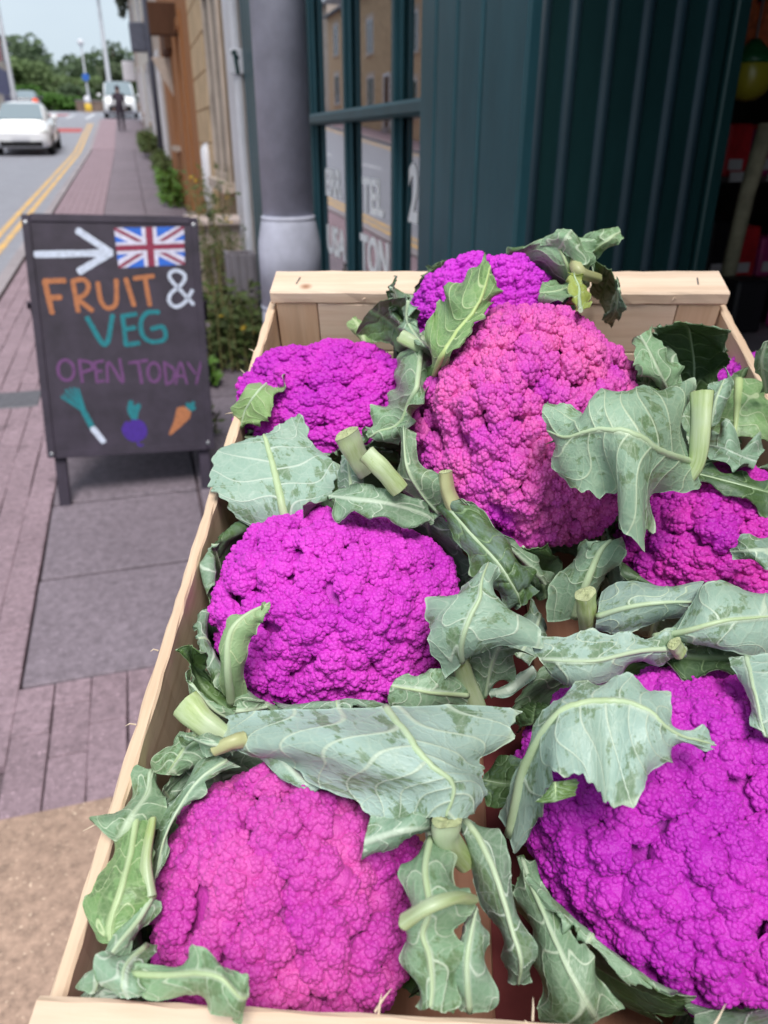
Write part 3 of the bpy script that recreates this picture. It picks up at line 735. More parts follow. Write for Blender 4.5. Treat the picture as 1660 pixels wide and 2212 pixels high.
# ------------------------------------------------------------------ leaves
def leaf_materials():
    out = {}
    for kind in ('under', 'top', 'young'):
        g = N('leaf_' + kind)
        ph, ph2, spc, tt, ribd = [g.attr(q) for q in ('ph', 'ph2', 'spc', 'tt', 'rib')]
        d1 = g.math('MULTIPLY', g.math('ABSOLUTE', g.math('SUBTRACT', g.math('FRACT', ph), .5)), spc)
        w1 = g.math('SUBTRACT', .00068, g.math('MULTIPLY', tt, .00040))
        v1 = g.math('SUBTRACT', 1.5, g.math('DIVIDE', d1, w1), True)
        d2 = g.math('MULTIPLY', g.math('ABSOLUTE', g.math('SUBTRACT', g.math('FRACT', ph2), .5)), spc)
        v2 = g.math('MULTIPLY', g.math('SUBTRACT', 1.4, g.math('DIVIDE', d2, .00032), True), g.math('MULTIPLY', g.math('SUBTRACT', tt, .18, True), .9, True))
        vr = g.math('SUBTRACT', 1.6, g.math('DIVIDE', ribd, .0011), True)
        vein = g.math('MAXIMUM', g.math('MAXIMUM', v1, v2), vr)
        edge = g.math('MULTIPLY', g.math('SUBTRACT', tt, .972, True), 40.0, True)
        uv = g.n('ShaderNodeUVMap')
        uvv = uv.outputs[0]
        info = g.n('ShaderNodeObjectInfo')
        sv = g.n('ShaderNodeVectorMath', operation='SCALE')
        sv.inputs[0].default_value = (31.0, 17.0, 9.0)
        g.l(info.outputs['Random'], sv.inputs['Scale'])
        ad = g.n('ShaderNodeVectorMath', operation='ADD')
        g.l(uvv, ad.inputs[0])
        g.l(sv.outputs[0], ad.inputs[1])
        v = ad.outputs[0]
        # metric uv (metres): rubbed patches, fine vein net
        m1 = g.n('ShaderNodeMapping'); m1.inputs['Scale'].default_value = (60, 95, 1)
        g.l(v, m1.inputs[0])
        patch = g.noise(m1.outputs[0], 1.0, 5, .68)
        m2 = g.n('ShaderNodeMapping'); m2.inputs['Scale'].default_value = (1, 1, 1)
        g.l(v, m2.inputs[0])
        wv = g.n('ShaderNodeTexNoise'); wv.inputs['Scale'].default_value = 90
        g.l(m2.outputs[0], wv.inputs['Vector'])
        wm = g.n('ShaderNodeVectorMath', operation='SCALE'); wm.inputs['Scale'].default_value = .006
        g.l(wv.outputs['Color'], wm.inputs[0])
        wa = g.n('ShaderNodeVectorMath', operation='ADD')
        g.l(m2.outputs[0], wa.inputs[0]); g.l(wm.outputs[0], wa.inputs[1])
        net = g.n('ShaderNodeTexVoronoi', feature='DISTANCE_TO_EDGE')
        net.inputs['Scale'].default_value = 130
        g.l(wa.outputs[0], net.inputs['Vector'])
        netm = g.ramp(net.outputs['Distance'], [(.0, (1, 1, 1)), (.06, (.4, .4, .4)), (.12, (0, 0, 0))])
        fine = g.n('ShaderNodeTexVoronoi', feature='DISTANCE_TO_EDGE')
        fine.inputs['Scale'].default_value = 420
        g.l(wa.outputs[0], fine.inputs['Vector'])
        finem = g.ramp(fine.outputs['Distance'], [(.0, (1, 1, 1)), (.16, (0, 0, 0))])
        green, blue, grey, dark, bloom, yel, pale = [g.attr(q, 'OBJECT') for q in ('green', 'blue', 'grey', 'dark', 'bloom', 'yel', 'pale')]
        if kind == 'under':
            base = g.mix(green, (.305, .475, .345), (.22, .40, .115))
            base = g.mix(blue, base, (.30, .405, .415))
            base = g.mix(g.math('MULTIPLY', grey, .75), base, (.115, .17, .115))
            base = g.mix(pale, base, (.45, .60, .555))
            tone = g.noise(m1.outputs[0], .35, 3, .6)
            base = g.mix(g.ramp(tone, [(.3, (.45, .45, .45)), (.7, (0, 0, 0))]), base, (.17, .27, .165))
            rub = g.ramp(patch, [(.535, (0, 0, 0)), (.58, (.75, .75, .75)), (.8, (.9, .9, .9))])
            base = g.mix(rub, base, (.115, .195, .075))
            vcol = g.mix(green, (.56, .66, .56), (.50, .62, .32))
            nf, rough, spec = .30, .43, .5
        elif kind == 'top':
            base = g.mix(green, (.060, .115, .042), (.115, .21, .045))
            bl = g.ramp(patch, [(.42, (1, 1, 1)), (.56, (0, 0, 0))])
            base = g.mix(g.math('MULTIPLY', bl, g.math('ADD', bloom, .30)), base, (.20, .285, .245))
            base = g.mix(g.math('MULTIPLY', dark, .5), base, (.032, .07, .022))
            vcol = (.23, .34, .17)
            nf, rough, spec = .20, .42, .45
        else:
            base = g.mix(g.noise(m1.outputs[0], .5, 3), (.20, .36, .10), (.33, .47, .22))
            base = g.mix(yel, base, (.36, .43, .09))
            base = g.mix(pale, base, (.31, .45, .27))
            vcol = (.50, .60, .33)
            nf, rough, spec = .22, .48, .4
        c = g.mix(g.math('MULTIPLY', finem, nf * .45), base, vcol)
        c = g.mix(g.math('MULTIPLY', netm, nf * .75), c, vcol)
        c = g.mix(g.math('MULTIPLY', vein, .95), c, vcol)
        c = g.mix(g.math('MULTIPLY', edge, .6), c, (.46, .56, .40))
        # specks and brown nicks
        sp = g.ramp(g.noise(m1.outputs[0], 5.2, 4, .7), [(.70, (0, 0, 0)), (.76, (.8, .8, .8))])
        c = g.mix(sp, c, (.075, .10, .045))
        g.set(Base_Color=c, Roughness=rough, Specular_IOR_Level=spec)
        h = g.math('ADD', g.math('MULTIPLY', netm, .6), g.math('MULTIPLY', finem, .25))
        h = g.math('ADD', h, g.math('MULTIPLY', vein, .8))
        g.bump(h, .5, .0005 if kind != 'top' else -.0005)
        tr = g.n('ShaderNodeBsdfTranslucent')
        g.l(g.mix(.5, c, (.30, .50, .08)), tr.inputs[0])
        ms = g.n('ShaderNodeMixShader')
        ms.inputs[0].default_value = .14
        g.l(g.b.outputs[0], ms.inputs[1]); g.l(tr.outputs[0], ms.inputs[2])
        g.l(ms.outputs[0], g.out.inputs[0])
        out[kind] = g.m
    return out
LM = leaf_materials()

def stalk_material():
    g = N('stalk')
    v = g.coord('Object')
    col = g.attr('col', 'OBJECT')
    uv = g.n('ShaderNodeUVMap')
    mm = g.n('ShaderNodeMapping'); mm.inputs['Scale'].default_value = (14, 1.6, 1)
    g.l(uv.outputs[0], mm.inputs[0])
    ad = g.n('ShaderNodeVectorMath', operation='ADD')
    oi = g.n('ShaderNodeObjectInfo')
    g.l(mm.outputs[0], ad.inputs[0]); g.l(oi.outputs['Random'], ad.inputs[1])
    f = g.noise(ad.outputs[0], 1.5, 5, .65)
    c = g.ramp(f, [(.28, (.24, .33, .09)), (.45, (.36, .46, .17)), (.6, (.43, .52, .25)), (.75, (.50, .56, .38))])
    pal = g.ramp(g.noise(v, 25, 3, .5), [(.4, (0, 0, 0)), (.62, (.7, .7, .7))])
    c = g.mix(pal, c, (.45, .53, .40))
    c = g.mix(col, c, (.43, .42, .20))
    br = g.ramp(g.noise(v, 70, 4, .7), [(.66, (0, 0, 0)), (.72, (.7, .7, .7))])
    c = g.mix(br, c, (.24, .30, .05))
    g.set(Base_Color=c, Roughness=.42, Specular_IOR_Level=.45)
    g.bump(g.noise(g.coord('Object', (60, 60, 60)), 4, 3), .2, .0006)
    return g.m
STALK = stalk_material()
def rib_material():
    g = N('midrib')
    gr = g.attr('green', 'OBJECT')
    f = g.noise(g.coord('Object'), 60, 4, .6)
    c = g.mix(g.math('MULTIPLY', gr, .8, True), (.46, .57, .43), (.45, .57, .22))
    c = g.mix(g.ramp(f, [(.45, (0, 0, 0)), (.7, (.5, .5, .5))]), c, (.33, .44, .20))
    g.set(Base_Color=c, Roughness=.45, Specular_IOR_Level=.4)
    return g.m
RIB = rib_material()
CUT = plain('cut_stalk_flesh', (.55, .60, .33), .7, .3, .22, 260, .9, dist=.0016)

def crom(P, n):
    """Catmull-Rom through rows P (R,...), n samples"""
    Rn = len(P)
    if Rn == 2:
        t = np.linspace(0, 1, n).reshape((n,) + (1,) * (P.ndim - 1))
        return P[0] * (1 - t) + P[1] * t
    E = np.concatenate([[2 * P[0] - P[1]], P, [2 * P[-1] - P[-2]]])
    t = np.linspace(0, Rn - 1 - 1e-9, n)
    i = t.astype(int)
    f = (t - i).reshape((n,) + (1,) * (P.ndim - 1))
    a, b, c, d = E[i], E[i + 1], E[i + 2], E[i + 3]
    return .5 * (2 * b + (c - a) * f + (2 * a - 5 * b + 4 * c - d) * f ** 2 + (3 * b - a - 3 * c + d) * f ** 3)

def n1d(x, rng, octs=((1, 1), (2.3, .5), (5.1, .3))):
    s = 0
    for fr, am in octs:
        s = s + am * np.sin(x * fr + rng.random() * 6.28) * np.sin(x * fr * .37 + rng.random() * 6.28)
    return s

CAML = np.array(crate_m.inverted() @ Vector((0, 0, CAMZ)))
def make_leaf(idx, head, side, rows, o):
    rng = np.random.default_rng(500 + idx)
    A = np.array(rows, float) * 1e-4
    Ld, Md, Rd = A[:, 0], A[:, 1], A[:, 2]
    a = np.linalg.norm(Ld - Md, axis=1).mean()
    b = np.linalg.norm(Rd - Md, axis=1).mean()
    vm = float(np.clip((a - b) / (a + b), -.62, .62))
    length = np.linalg.norm(np.diff(Md, axis=0), axis=1).sum()
    width = a + b
    gs = .0020 if o.get('coarse') else .0011
    nu = int(np.clip(length / gs, 22, 100))
    nv = int(np.clip(width / gs, 18, 84))
    C = crom(A, nu)                                    # nu,3,3
    u = np.linspace(0, 1, nu)
    v = np.linspace(-1, 1, nv)
    se = o.get('serr', .035) * 1.4
    xx = u * length / .004
    jl = se * (.6 + n1d(xx * 1.0, rng, ((.35, 1.0), (1.0, .8), (2.6, .7))))
    jr = se * (.6 + n1d(xx * 1.0, rng, ((.35, 1.0), (1.0, .8), (2.6, .7))))
    V = np.where(v[None, :] < 0, v[None, :] * (1 - jl[:, None]), v[None, :] * (1 - jr[:, None]))
    # quadratic cross-section through left edge, midrib, right edge at v = -1, vm, 1
    wl = (V - vm) * (V - 1) / ((-1 - vm) * -2)
    wm = (V + 1) * (V - 1) / ((vm + 1) * (vm - 1))
    wr = (V + 1) * (V - vm) / (2 * (1 - vm))
    P = wl[..., None] * C[:, None, 0] + wm[..., None] * C[:, None, 1] + wr[..., None] * C[:, None, 2]
    # ragged ends
    if nu > 8:
        endj = (.5 + .5 * n1d(v * width / .006, rng)) * .02 * length
        tang = P[-1] - P[-2]
        tang /= np.linalg.norm(tang, axis=1)[:, None] + 1e-9
        for q, wgt in ((-1, 1), (-2, .6), (-3, .3)):
            P[q] -= tang * (endj * wgt)[:, None]
    du = np.gradient(P, axis=0)
    dv = np.gradient(P, axis=1)
    nr = np.cross(du, dv)
    nr /= np.linalg.norm(nr, axis=2)[..., None] + 1e-12
    cview = CAML - P.reshape(-1, 3).mean(0)
    flip = (nr.reshape(-1, 3) @ cview).sum() < 0
    if flip:
        nr = -nr
    t = np.where(V < vm, (vm - V) / (vm + 1), (V - vm) / (1 - vm))     # 0 midrib .. 1 edge
    sgn = np.where(V < vm, 0, 1)
    U = np.broadcast_to(u[:, None], V.shape)
    # veins: a smooth phase coordinate whose whole numbers are the side veins
    nve = o.get('veins', max(3, int(length / .016)))
    hwid = np.where(sgn == 0, a, b)
    slope = np.where(sgn == 0, rng.uniform(.5, .8) * a, rng.uniform(.5, .8) * b) / max(length, .01)
    bend = .55 * t + .6 * t ** 2.2
    wob = .42 * np.sin(U * rng.uniform(4, 7) + rng.random() * 6) + .22 * np.sin(U * rng.uniform(11, 16) + t * rng.uniform(2, 5) + rng.random() * 6)
    ph = nve * (U - slope * bend) + wob + sgn * .43 + .20 * np.sin(t * rng.uniform(4, 9) + U * 3 + rng.random() * 6)
    ph2 = nve * 2.0 * (U - slope * (bend * .25 - .3 * t)) + 2 * wob + sgn * .3
    spc = length / nve / np.sqrt(1 + (slope * length / np.maximum(hwid, 1e-3)) ** 2)
    d1 = np.abs(ph - np.floor(ph) - .5) * spc
    vd = np.exp(-(d1 / (.0013 * (1.2 - .7 * t))) ** 2) * (1 - .3 * t)
    vd = np.maximum(vd, np.exp(-(t * hwid / (.0016 * (1.3 - .7 * U))) ** 2))
    sg = 1 if side != 'top' else -1
    rf = o.get('ruf', 1.0) * .0017
    curl = np.where(sgn == 0, rng.uniform(-1, .6), rng.uniform(-1, .6)) * min(.0075, .12 * width)
    wave = np.zeros_like(V)
    for q in range(4):
        fu, fv_ = rng.uniform(.5, 2.6) * length / .02, rng.uniform(.3, 1.6) * width / .03
        wave += np.sin(U * fu + rng.random() * 6.28) * np.cos(V * fv_ + rng.random() * 6.28) / (1 + q * .5)
    edgew = np.zeros_like(V)
    for q in range(3):
        fu = rng.uniform(2, 6) * length / .02
        edgew += np.sin(U * fu + rng.random() * 6.28 + 2 * sgn) / (1 + q)
    disp = curl * t ** 4 * (.6 + .4 * np.sin(U * 7 + rng.random() * 6)) + rf * (wave * (.5 + .8 * t) * min(1.6, .5 + width / .06) + edgew * t ** 3 * 1.7) + .0011 * sg * vd - .0006 * sg * (1 - vd) * np.sqrt(np.clip(t * (1 - t) * 4, 0, 1)) * (-1 if sg > 0 else 1) * .8
    P = P + nr * disp[..., None]
    th = .00028
    top = P + nr * th
    bot = P - nr * th
    nvtx = nu * nv
    ii = np.arange(nvtx).reshape(nu, nv)
    q0, q1, q2, q3 = ii[:-1, :-1].ravel(), ii[1:, :-1].ravel(), ii[1:, 1:].ravel(), ii[:-1, 1:].ravel()
    F1 = np.stack([q0, q1, q2, q3], 1)
    if flip:
        F1 = F1[:, ::-1]
    F2 = F1[:, ::-1] + nvtx
    rim = np.concatenate([ii[0, :], ii[1:, -1], ii[-1, -2::-1], ii[-2:0:-1, 0]])
    r2 = np.roll(rim, -1)
    F3 = np.stack([rim, r2, r2 + nvtx, rim + nvtx], 1)
    if not flip:
        F3 = F3[:, ::-1]
    VV = np.concatenate([top.reshape(-1, 3), bot.reshape(-1, 3)])
    FF = np.concatenate([F1, F2, F3])
    other = {'under': 'top', 'top': 'under', 'young': 'young'}[side]
    mi = np.concatenate([np.zeros(len(F1)), np.ones(len(F2)), np.zeros(len(F3))])
    me = bpy.data.meshes.new('leaf')
    me.vertices.add(len(VV)); me.vertices.foreach_set('co', VV.astype(np.float32).ravel())
    me.loops.add(FF.size); me.loops.foreach_set('vertex_index', FF.astype(np.int32).ravel())
    me.polygons.add(len(FF)); me.polygons.foreach_set('loop_start', np.arange(0, FF.size, 4, dtype=np.int32))
    me.polygons.foreach_set('use_smooth', np.ones(len(FF), dtype=bool))
    me.materials.append(LM[side]); me.materials.append(LM[other])
    me.polygons.foreach_set('material_index', mi.astype(np.int32))
    for nm, dat in (('ph', ph), ('ph2', ph2), ('spc', spc), ('tt', t), ('rib', t * hwid)):
        at = me.attributes.new(nm, 'FLOAT', 'POINT')
        at.data.foreach_set('value', np.concatenate([dat.ravel(), dat.ravel()]).astype(np.float32))
    uvl = me.uv_layers.new(name='UVMap')
    uvp = np.stack([U * length, (V + 1) * .5 * width], -1).reshape(-1, 2)
    uvp = np.concatenate([uvp, uvp])
    uvl.data.foreach_set('uv', uvp[FF.ravel()].astype(np.float32).ravel())
    me.update()
    ob = bpy.data.objects.new('leaf', me)
    COL.objects.link(ob)
    ob.parent = HOBJ[head]
    for q in ('green', 'blue', 'grey', 'dark', 'bloom', 'yel', 'pale'):
        ob[q] = float(o.get(q, 0))
    ob['green'] += float(rng.uniform(0, .5))
    ob['grey'] += float(rng.uniform(0, .22))
    r0, r1 = o.get('rib', (1.5, .8))
    if r0 > 0:
        jm = int(round((vm + 1) / 2 * (nv - 1)))
        rad = np.linspace(1, 0, len(P[::2])) ** .8 * (r0 - r1 * .5) * 1e-3 + r1 * .5e-3
        pts = P[::2, jm] - nr[::2, jm] * (rad * .35)[:, None]
        mb = MB()
        mb.tube([tuple(p) for p in pts], [float(x) for x in rad], 10, True, 1.0)
        rb = mb.build('midrib', RIB, ob, True)
        rb['green'] = float(o.get('green', 0)) + min(1.0, r0 / 6)
    return ob
for i, (h_, sd_, rw_, o_) in enumerate(LEAVES):
    make_leaf(i, h_, sd_, rw_, o_)

wr = random.Random(41)
SKIP = {'H3': ((-40, 70),), 'H2': ((-165, -15), (140, 215)), 'H4': ((-60, -5), (50, 100)), 'H6': ((15, 60), (-60, 0)), 'H7': ((150, 215),), 'H1': ((60, 120),)}
for h_, (c, r) in HEADS.items():
    nring = 9
    for k in range(nring):
        ang = k * 360 / nring + wr.uniform(-12, 12)
        aa = (ang + 180) % 360 - 180
        if any(lo <= aa <= hi or lo <= aa + 360 <= hi for lo, hi in SKIP.get(h_, ())):
            continue
        rows = []
        ht = c[2] + r[2] * wr.uniform(.05, .45)
        flare = wr.uniform(1.06, 1.26)
        for q, (rad_, zf, wd_) in enumerate(((.45, .0, 10), (.98, .30, 25), (1.10, .70, 33), (flare, 1.0, 25), (flare + .05, 1.08, 9))):
            row = []
            for s_ in (-1, 0, 1):
                th = R(ang + s_ * wd_ * wr.uniform(.85, 1.1))
                rr_ = rad_ + (.05 if s_ else 0) * (1 if q > 1 else 0)
                x = min(max(c[0] + math.cos(th) * r[0] * rr_, .008), .392)
                y = min(max(c[1] + math.sin(th) * r[1] * rr_, .006), .543)
                z = .012 + (ht - .012) * zf + wr.uniform(-.004, .004) - (.006 if s_ else 0)
                row.append((x * 1e4, y * 1e4, z * 1e4))
            rows.append(row)
        make_leaf(200 + len(bpy.data.objects), h_, wr.choice(['under', 'under', 'top']), rows, {'rib': (1.8, .8), 'grey': wr.uniform(.2, .7), 'ruf': 1.6, 'serr': .06, 'coarse': 1})

for i, (h_, pts, r0, r1, o_) in enumerate(STALKS):
    rng = random.Random(900 + i)
    P = crom(np.array(pts, float) * 1e-4, 16)
    rad = np.linspace(r0, r1, 16) * .86e-3
    V, F = [], []
    seg = 18
    prev = None
    pv = [Vector(p) for p in P]
    ph = [rng.random() * 6.28 for _ in range(3)]
    for j, p in enumerate(pv):
        t = (pv[min(j + 1, 15)] - pv[max(j - 1, 0)]).normalized()
        a_ = t.orthogonal().normalized() if prev is None else (prev - t * prev.dot(t)).normalized()
        prev = a_
        b_ = t.cross(a_)
        for k in range(seg):
            w = 2 * math.pi * k / seg
            rr = rad[j] * (1 + .07 * math.sin(3 * w + ph[0]) + .05 * math.sin(5 * w + ph[1] + j * .1) + .03 * math.sin(j * .9 + ph[2]))
            V.append(tuple(p + (a_ * math.cos(w) + b_ * math.sin(w) * .74) * rr))
    for j in range(15):
        for k in range(seg):
            k2 = (k + 1) % seg
            F.append((j * seg + k, j * seg + k2, j * seg + seg + k2, j * seg + seg + k))
    st = mesh_obj('stalk', V, F, STALK, HOBJ[h_], True)
    ul = st.data.uv_layers.new(name='UVMap')
    for pg_ in st.data.polygons:
        kk = pg_.index % seg
        for li_, (da, db) in zip(pg_.loop_indices, ((0, 0), (1, 0), (1, 1), (0, 1))):
            ul.data[li_].uv = ((kk + da) / seg, (pg_.index // seg + db) / 15)
    st['col'] = float(o_.get('col', 0)) * .8
    for end, sgn in ((0, -1), (15, 1)):
        p = pv[end]
        t = (pv[1] - pv[0]).normalized() * -1 if end == 0 else (pv[15] - pv[14]).normalized()
        ring = V[end * seg:(end + 1) * seg]
        vv = [tuple(Vector(q) + t * .0002) for q in ring]
        for sc in (.66, .33):
            vv += [tuple(p + (Vector(q) - p) * sc + t * (.0005 + rng.uniform(-.0006, .0008))) for q in ring]
        vv.append(tuple(p + t * rng.uniform(-.0004, .001)))
        ff = []
        for lv in range(2):
            for k in range(seg):
                k2 = (k + 1) % seg
                ff.append((lv * seg + k, lv * seg + k2, lv * seg + seg + k2, lv * seg + seg + k)[::sgn])
        for k in range(seg):
            ff.append((2 * seg + k, 2 * seg + (k + 1) % seg, 3 * seg)[::sgn])
        mesh_obj('cut_end', vv, ff, CUT, st)
# ------------------------------------------------------------------ the street
SL = .042
GY = [-40, 30, 48, 75, 140, 220, 330, 600, 1200]
GZ = [-1.68, 1.26, 2.63, 3.80, 4.6, 9.5, 13, 16, 18]
def gz(y):
    return float(np.interp(y, GY, GZ))

def paving(name, col, scale=60, speck=.35, rough=.75, var=.10):
    g = N(name)
    info = g.n('ShaderNodeObjectInfo')
    v = g.coord('Object')
    w = g.n('ShaderNodeTexCoord')
    geo = g.n('ShaderNodeNewGeometry')
    pv = geo.outputs['Position']
    f = g.noise(pv, scale, 6, .75)
    f2 = g.noise(pv, 3.1, 3, .6)
    c = g.ramp(f, [(.25, tuple(x * (1 - speck) for x in col)), (.5, col), (.78, tuple(min(1, x * (1 + speck)) for x in col))])
    c = g.mix(g.ramp(f2, [(.35, (.30, .30, .30)), (.65, (0, 0, 0))]), c, tuple(x * .62 for x in col))
    rnd = g.ramp(info.outputs['Random'], [(0, (1 - var,) * 3), (1, (1 + var * .5,) * 3)])
    c = g.mix(1.0, c, rnd, 'MULTIPLY')
    grit = g.ramp(g.noise(pv, 130, 2, .5), [(.66, (0, 0, 0)), (.72, (.55, .55, .55))])
    c = g.mix(grit, c, tuple(min(1, x * 2.6) for x in col))
    chew = g.ramp(g.noise(pv, 9.0, 1, .3), [(.735, (0, 0, 0)), (.76, (.6, .6, .6))])
    c = g.mix(chew, c, tuple(x * .45 for x in col))
    g.set(Base_Color=c, Roughness=rough, Specular_IOR_Level=.35)
    g.bump(f, .5, .003)
    return g.m
PAVER = paving('pinkish_block_paver', (.29, .205, .238), 45, .55)
SLAB = paving('grey_paving_slab', (.205, .166, .196), 38, .50)
KERB = paving('kerb_stone_grey', (.33, .29, .31), 40, .25)
COVER = paving('tan_aggregate', (.44, .30, .23), 42, .62)
BED = plain('joint_sand', (.135, .10, .115), .9, .2, .3, 30)
ASPH = paving('road_asphalt', (.30, .30, .345), 30, .25, .6)
gy_ = N('yellow_road_paint')
gp_ = gy_.n('ShaderNodeNewGeometry').outputs['Position']
gy_.set(Base_Color=gy_.mix(gy_.ramp(gy_.noise(gp_, 3.2, 6, .75), [(.42, (0, 0, 0)), (.66, (.75, .75, .75))]), (.70, .42, .12), (.33, .29, .27)), Roughness=.75)
YEL = gy_.m
WHT = plain('white_road_paint', (.62, .63, .66), .7, .3, .2, 4)
REDP = plain('red_road_surfacing', (.42, .10, .10), .8, .2, .2, 3)
GRASS = plain('rough_grass', (.085, .14, .035), .9, .2, .35, .6)

def strip(name, x0, x1, ys, dz, mat, thick=.25):
    V, F = [], []
    for y in ys:
        z = gz(y) + dz
        V += [(x0, y, z), (x1, y, z), (x1, y, z - thick), (x0, y, z - thick)]
    for i in range(len(ys) - 1):
        for k in range(4):
            k2 = (k + 1) % 4
            F.append((4 * i + k, 4 * i + k2, 4 * i + 4 + k2, 4 * i + 4 + k)[::-1])
    F.append((0, 1, 2, 3))
    n = 4 * (len(ys) - 1)
    F.append((n + 3, n + 2, n + 1, n))
    return mesh_obj(name, V, F, mat)

ys = sorted(set([-60, -40, -20, 0, 20, 30, 48, 60, 75, 100, 140, 180, 220, 270, 330, 450, 600, 900, 1500]))
V, F = [], []
xs = [-900, -300, -120, -60, -30, -14, -5, 5, 14, 30, 60, 120, 300, 900]
for y in ys:
    for x in xs:
        V.append((x, y, gz(y) - .45))
for i in range(len(ys) - 1):
    for j in range(len(xs) - 1):
        a = i * len(xs) + j
        F.append((a, a + 1, a + len(xs) + 1, a + len(xs)))
structure(mesh_obj('ground', V, F, GRASS))
yr = [-25, 0, 15, 30, 36, 42, 48, 60, 75, 82]
structure(strip('road', -8.2, -1.356, yr, -.10, ASPH))
structure(strip('side_road', -1.354, 16, [47.2, 60, 75, 80], -.104, ASPH))
structure(strip('side_road', -30, -8.202, [60, 70, 78], -.104, ASPH))
pave = structure(strip('pavement', -1.228, .80, [-6, 0, 10, 20, 30, 38, 47], -.034, BED, .2))
structure(strip('pavement', -1.228, -.502, [30.1, 34, 38, 42, 47], .0, PAVER, .2))
structure(strip('pavement', -.498, .80, [30.0, 34, 38, 42, 47], -.003, SLAB, .2))
opp = structure(strip('pavement', -9.75, -8.33, [-10, 0, 15, 30, 48, 59], .0, PAVER))
for j in range(56):
    y0 = -4 + j * .915
    for nm, x0, par, top in (('kerb_stone', -1.354, pave, .0),) + ((('kerb_stone', -8.328, opp, .003),) if j % 1 == 0 and y0 > 8 else ()):
        if y0 > 46:
            continue
        y1 = y0 + .907
        V = [(x0, y0, gz(y0) - .25), (x0 + .124, y0, gz(y0) - .25), (x0 + .124, y1, gz(y1) - .25), (x0, y1, gz(y1) - .25),
             (x0 + (.012 if x0 > -5 else 0), y0, gz(y0) + top), (x0 + (.124 if x0 > -5 else .112), y0, gz(y0) + top), (x0 + (.124 if x0 > -5 else .112), y1, gz(y1) + top), (x0 + (.012 if x0 > -5 else 0), y1, gz(y1) + top)]
        mesh_obj(nm, V, [(3, 2, 1, 0), (4, 5, 6, 7), (0, 1, 5, 4), (1, 2, 6, 5), (2, 3, 7, 6), (3, 0, 4, 7)], KERB, par)
for x in (-1.835, -1.675):
    structure(strip('yellow_line', x, x + .085, [-6, 0, 15, 30, 36, 42, 45], -.096, YEL, .003))
for x in (-7.95, -7.79):
    structure(strip('yellow_line', x, x + .085, [-6, 0, 15, 30, 36, 42, 48, 56], -.096, YEL, .003))
for y in range(4, 46, 6):
    structure(strip('lane_marking', -4.86, -4.76, [y, y + 2], -.096, WHT, .003))
for x, y0, y1 in ((-3.3, 44, 60), (-2.2, 50, 64), (-5.2, 62, 72)):
    structure(strip('lane_marking', x, x + .18, [y0, (y0 + y1) / 2, y1], -.095, WHT, .003))
structure(strip('red_road_patch', -3.6, -1.95, [39.2, 41.5], -.097, REDP, .002))
structure(strip('red_road_patch', -5.6, -3.6, [58, 62], -.097, REDP, .002))

def paver_mesh(name, w, l, h, mat, bev=.006):
    mb = MB().box((-w / 2, -l / 2, -h), (w / 2, l / 2, 0), bev)
    mb.v = [(x, y, z + SL * y) for x, y, z in mb.v]
    me = bpy.data.meshes.new(name)
    me.from_pydata(mb.v, [], mb.f)
    me.materials.append(mat)
    return me
pv_me = paver_mesh('paver', .0975, .1975, .03, PAVER, .003)
slots = []
for c in range(7):
    x = -1.148 + c * .1
    for r in range(152):
        y = -.4 + r * .2 + (.1 if c % 2 else 0)
        if y > 30 or (y < 1.62 and x > -1.0):
            continue
        slots.append((x, y))
half_me = paver_mesh('paver', .0975, .0975, .03, PAVER, .003)
halves = []
for c in range(12):
    x = -.45 + c * .1
    if c % 2:
        slots += [(x, 1.598), (x, 1.798)]
        halves.append((x, 1.948))
    else:
        slots += [(x, 1.698), (x, 1.898)]
        halves.append((x, 1.568))
def seen(x, y):
    return y > 1.3 and x > -.30 - .135 * y
vis = sorted([s for s in slots if seen(*s)], key=lambda s: s[1])
near, rest = vis[:300], vis[300:] + [s for s in slots if not seen(*s)]
for x, y in near:
    o = bpy.data.objects.new('paver', pv_me)
    COL.objects.link(o)
    o.parent = pave
    o.location = (x + random.uniform(-.002, .002), y + random.uniform(-.002, .002), gz(y) + random.uniform(-.002, .001))
    o.rotation_euler = (random.uniform(-.005, .005), random.uniform(-.007, .007), random.uniform(-.005, .005))
for x, y in halves:
    o = bpy.data.objects.new('paver', half_me)
    COL.objects.link(o)
    o.parent = pave
    o.location = (x, y, gz(y) + random.uniform(-.003, .001))
base = np.array([v.co[:] for v in pv_me.vertices])
bf = [tuple(p.vertices) for p in pv_me.polygons]
V, F = [], []
for x, y in rest:
    n = len(V)
    V += [tuple(p) for p in base + np.array([x, y, gz(y) - .001])]
    F += [tuple(n + q for q in f) for f in bf]
o = mesh_obj('far_pavers', V, F, PAVER, pave)
o['kind'] = 'stuff'
sl_me = paver_mesh('paving_slab', .590, .576, .04, SLAB, .006)
for r in range(47):
    for x in (-.198, .402):
        y = 2.295 + r * .592
        o = bpy.data.objects.new('paving_slab', sl_me)
        COL.objects.link(o)
        o.parent = pave
        o.location = (x, y, gz(y) + random.uniform(-.003, .001))
        o.rotation_euler = (random.uniform(-.004, .004), random.uniform(-.005, .005), random.uniform(-.006, .006))
mb = MB().box((-1.12, .45, -.035), (-.232, 1.522, 0), .006)
mb.v = [(x, y, z + gz(y) + .002) for x, y, z in mb.v]
mb.build('cover_slab', COVER, pave)
mb = MB().box((-.225, .45, -.035), (.8, 1.535, 0), .006)
mb.v = [(x, y, z + gz(y) - .004) for x, y, z in mb.v]
mb.build('paving_slab', SLAB, pave)
IRON = plain('cast_iron', (.10, .095, .11), .55, .5, .25, 30, .3)
mb = MB().box((-.94, 4.45, -.03), (-.66, 4.72, .002), .006)
mb.v = [(x, y, z + gz(y) + .002) for x, y, z in mb.v]
mb.build('drain_cover', IRON, pave)
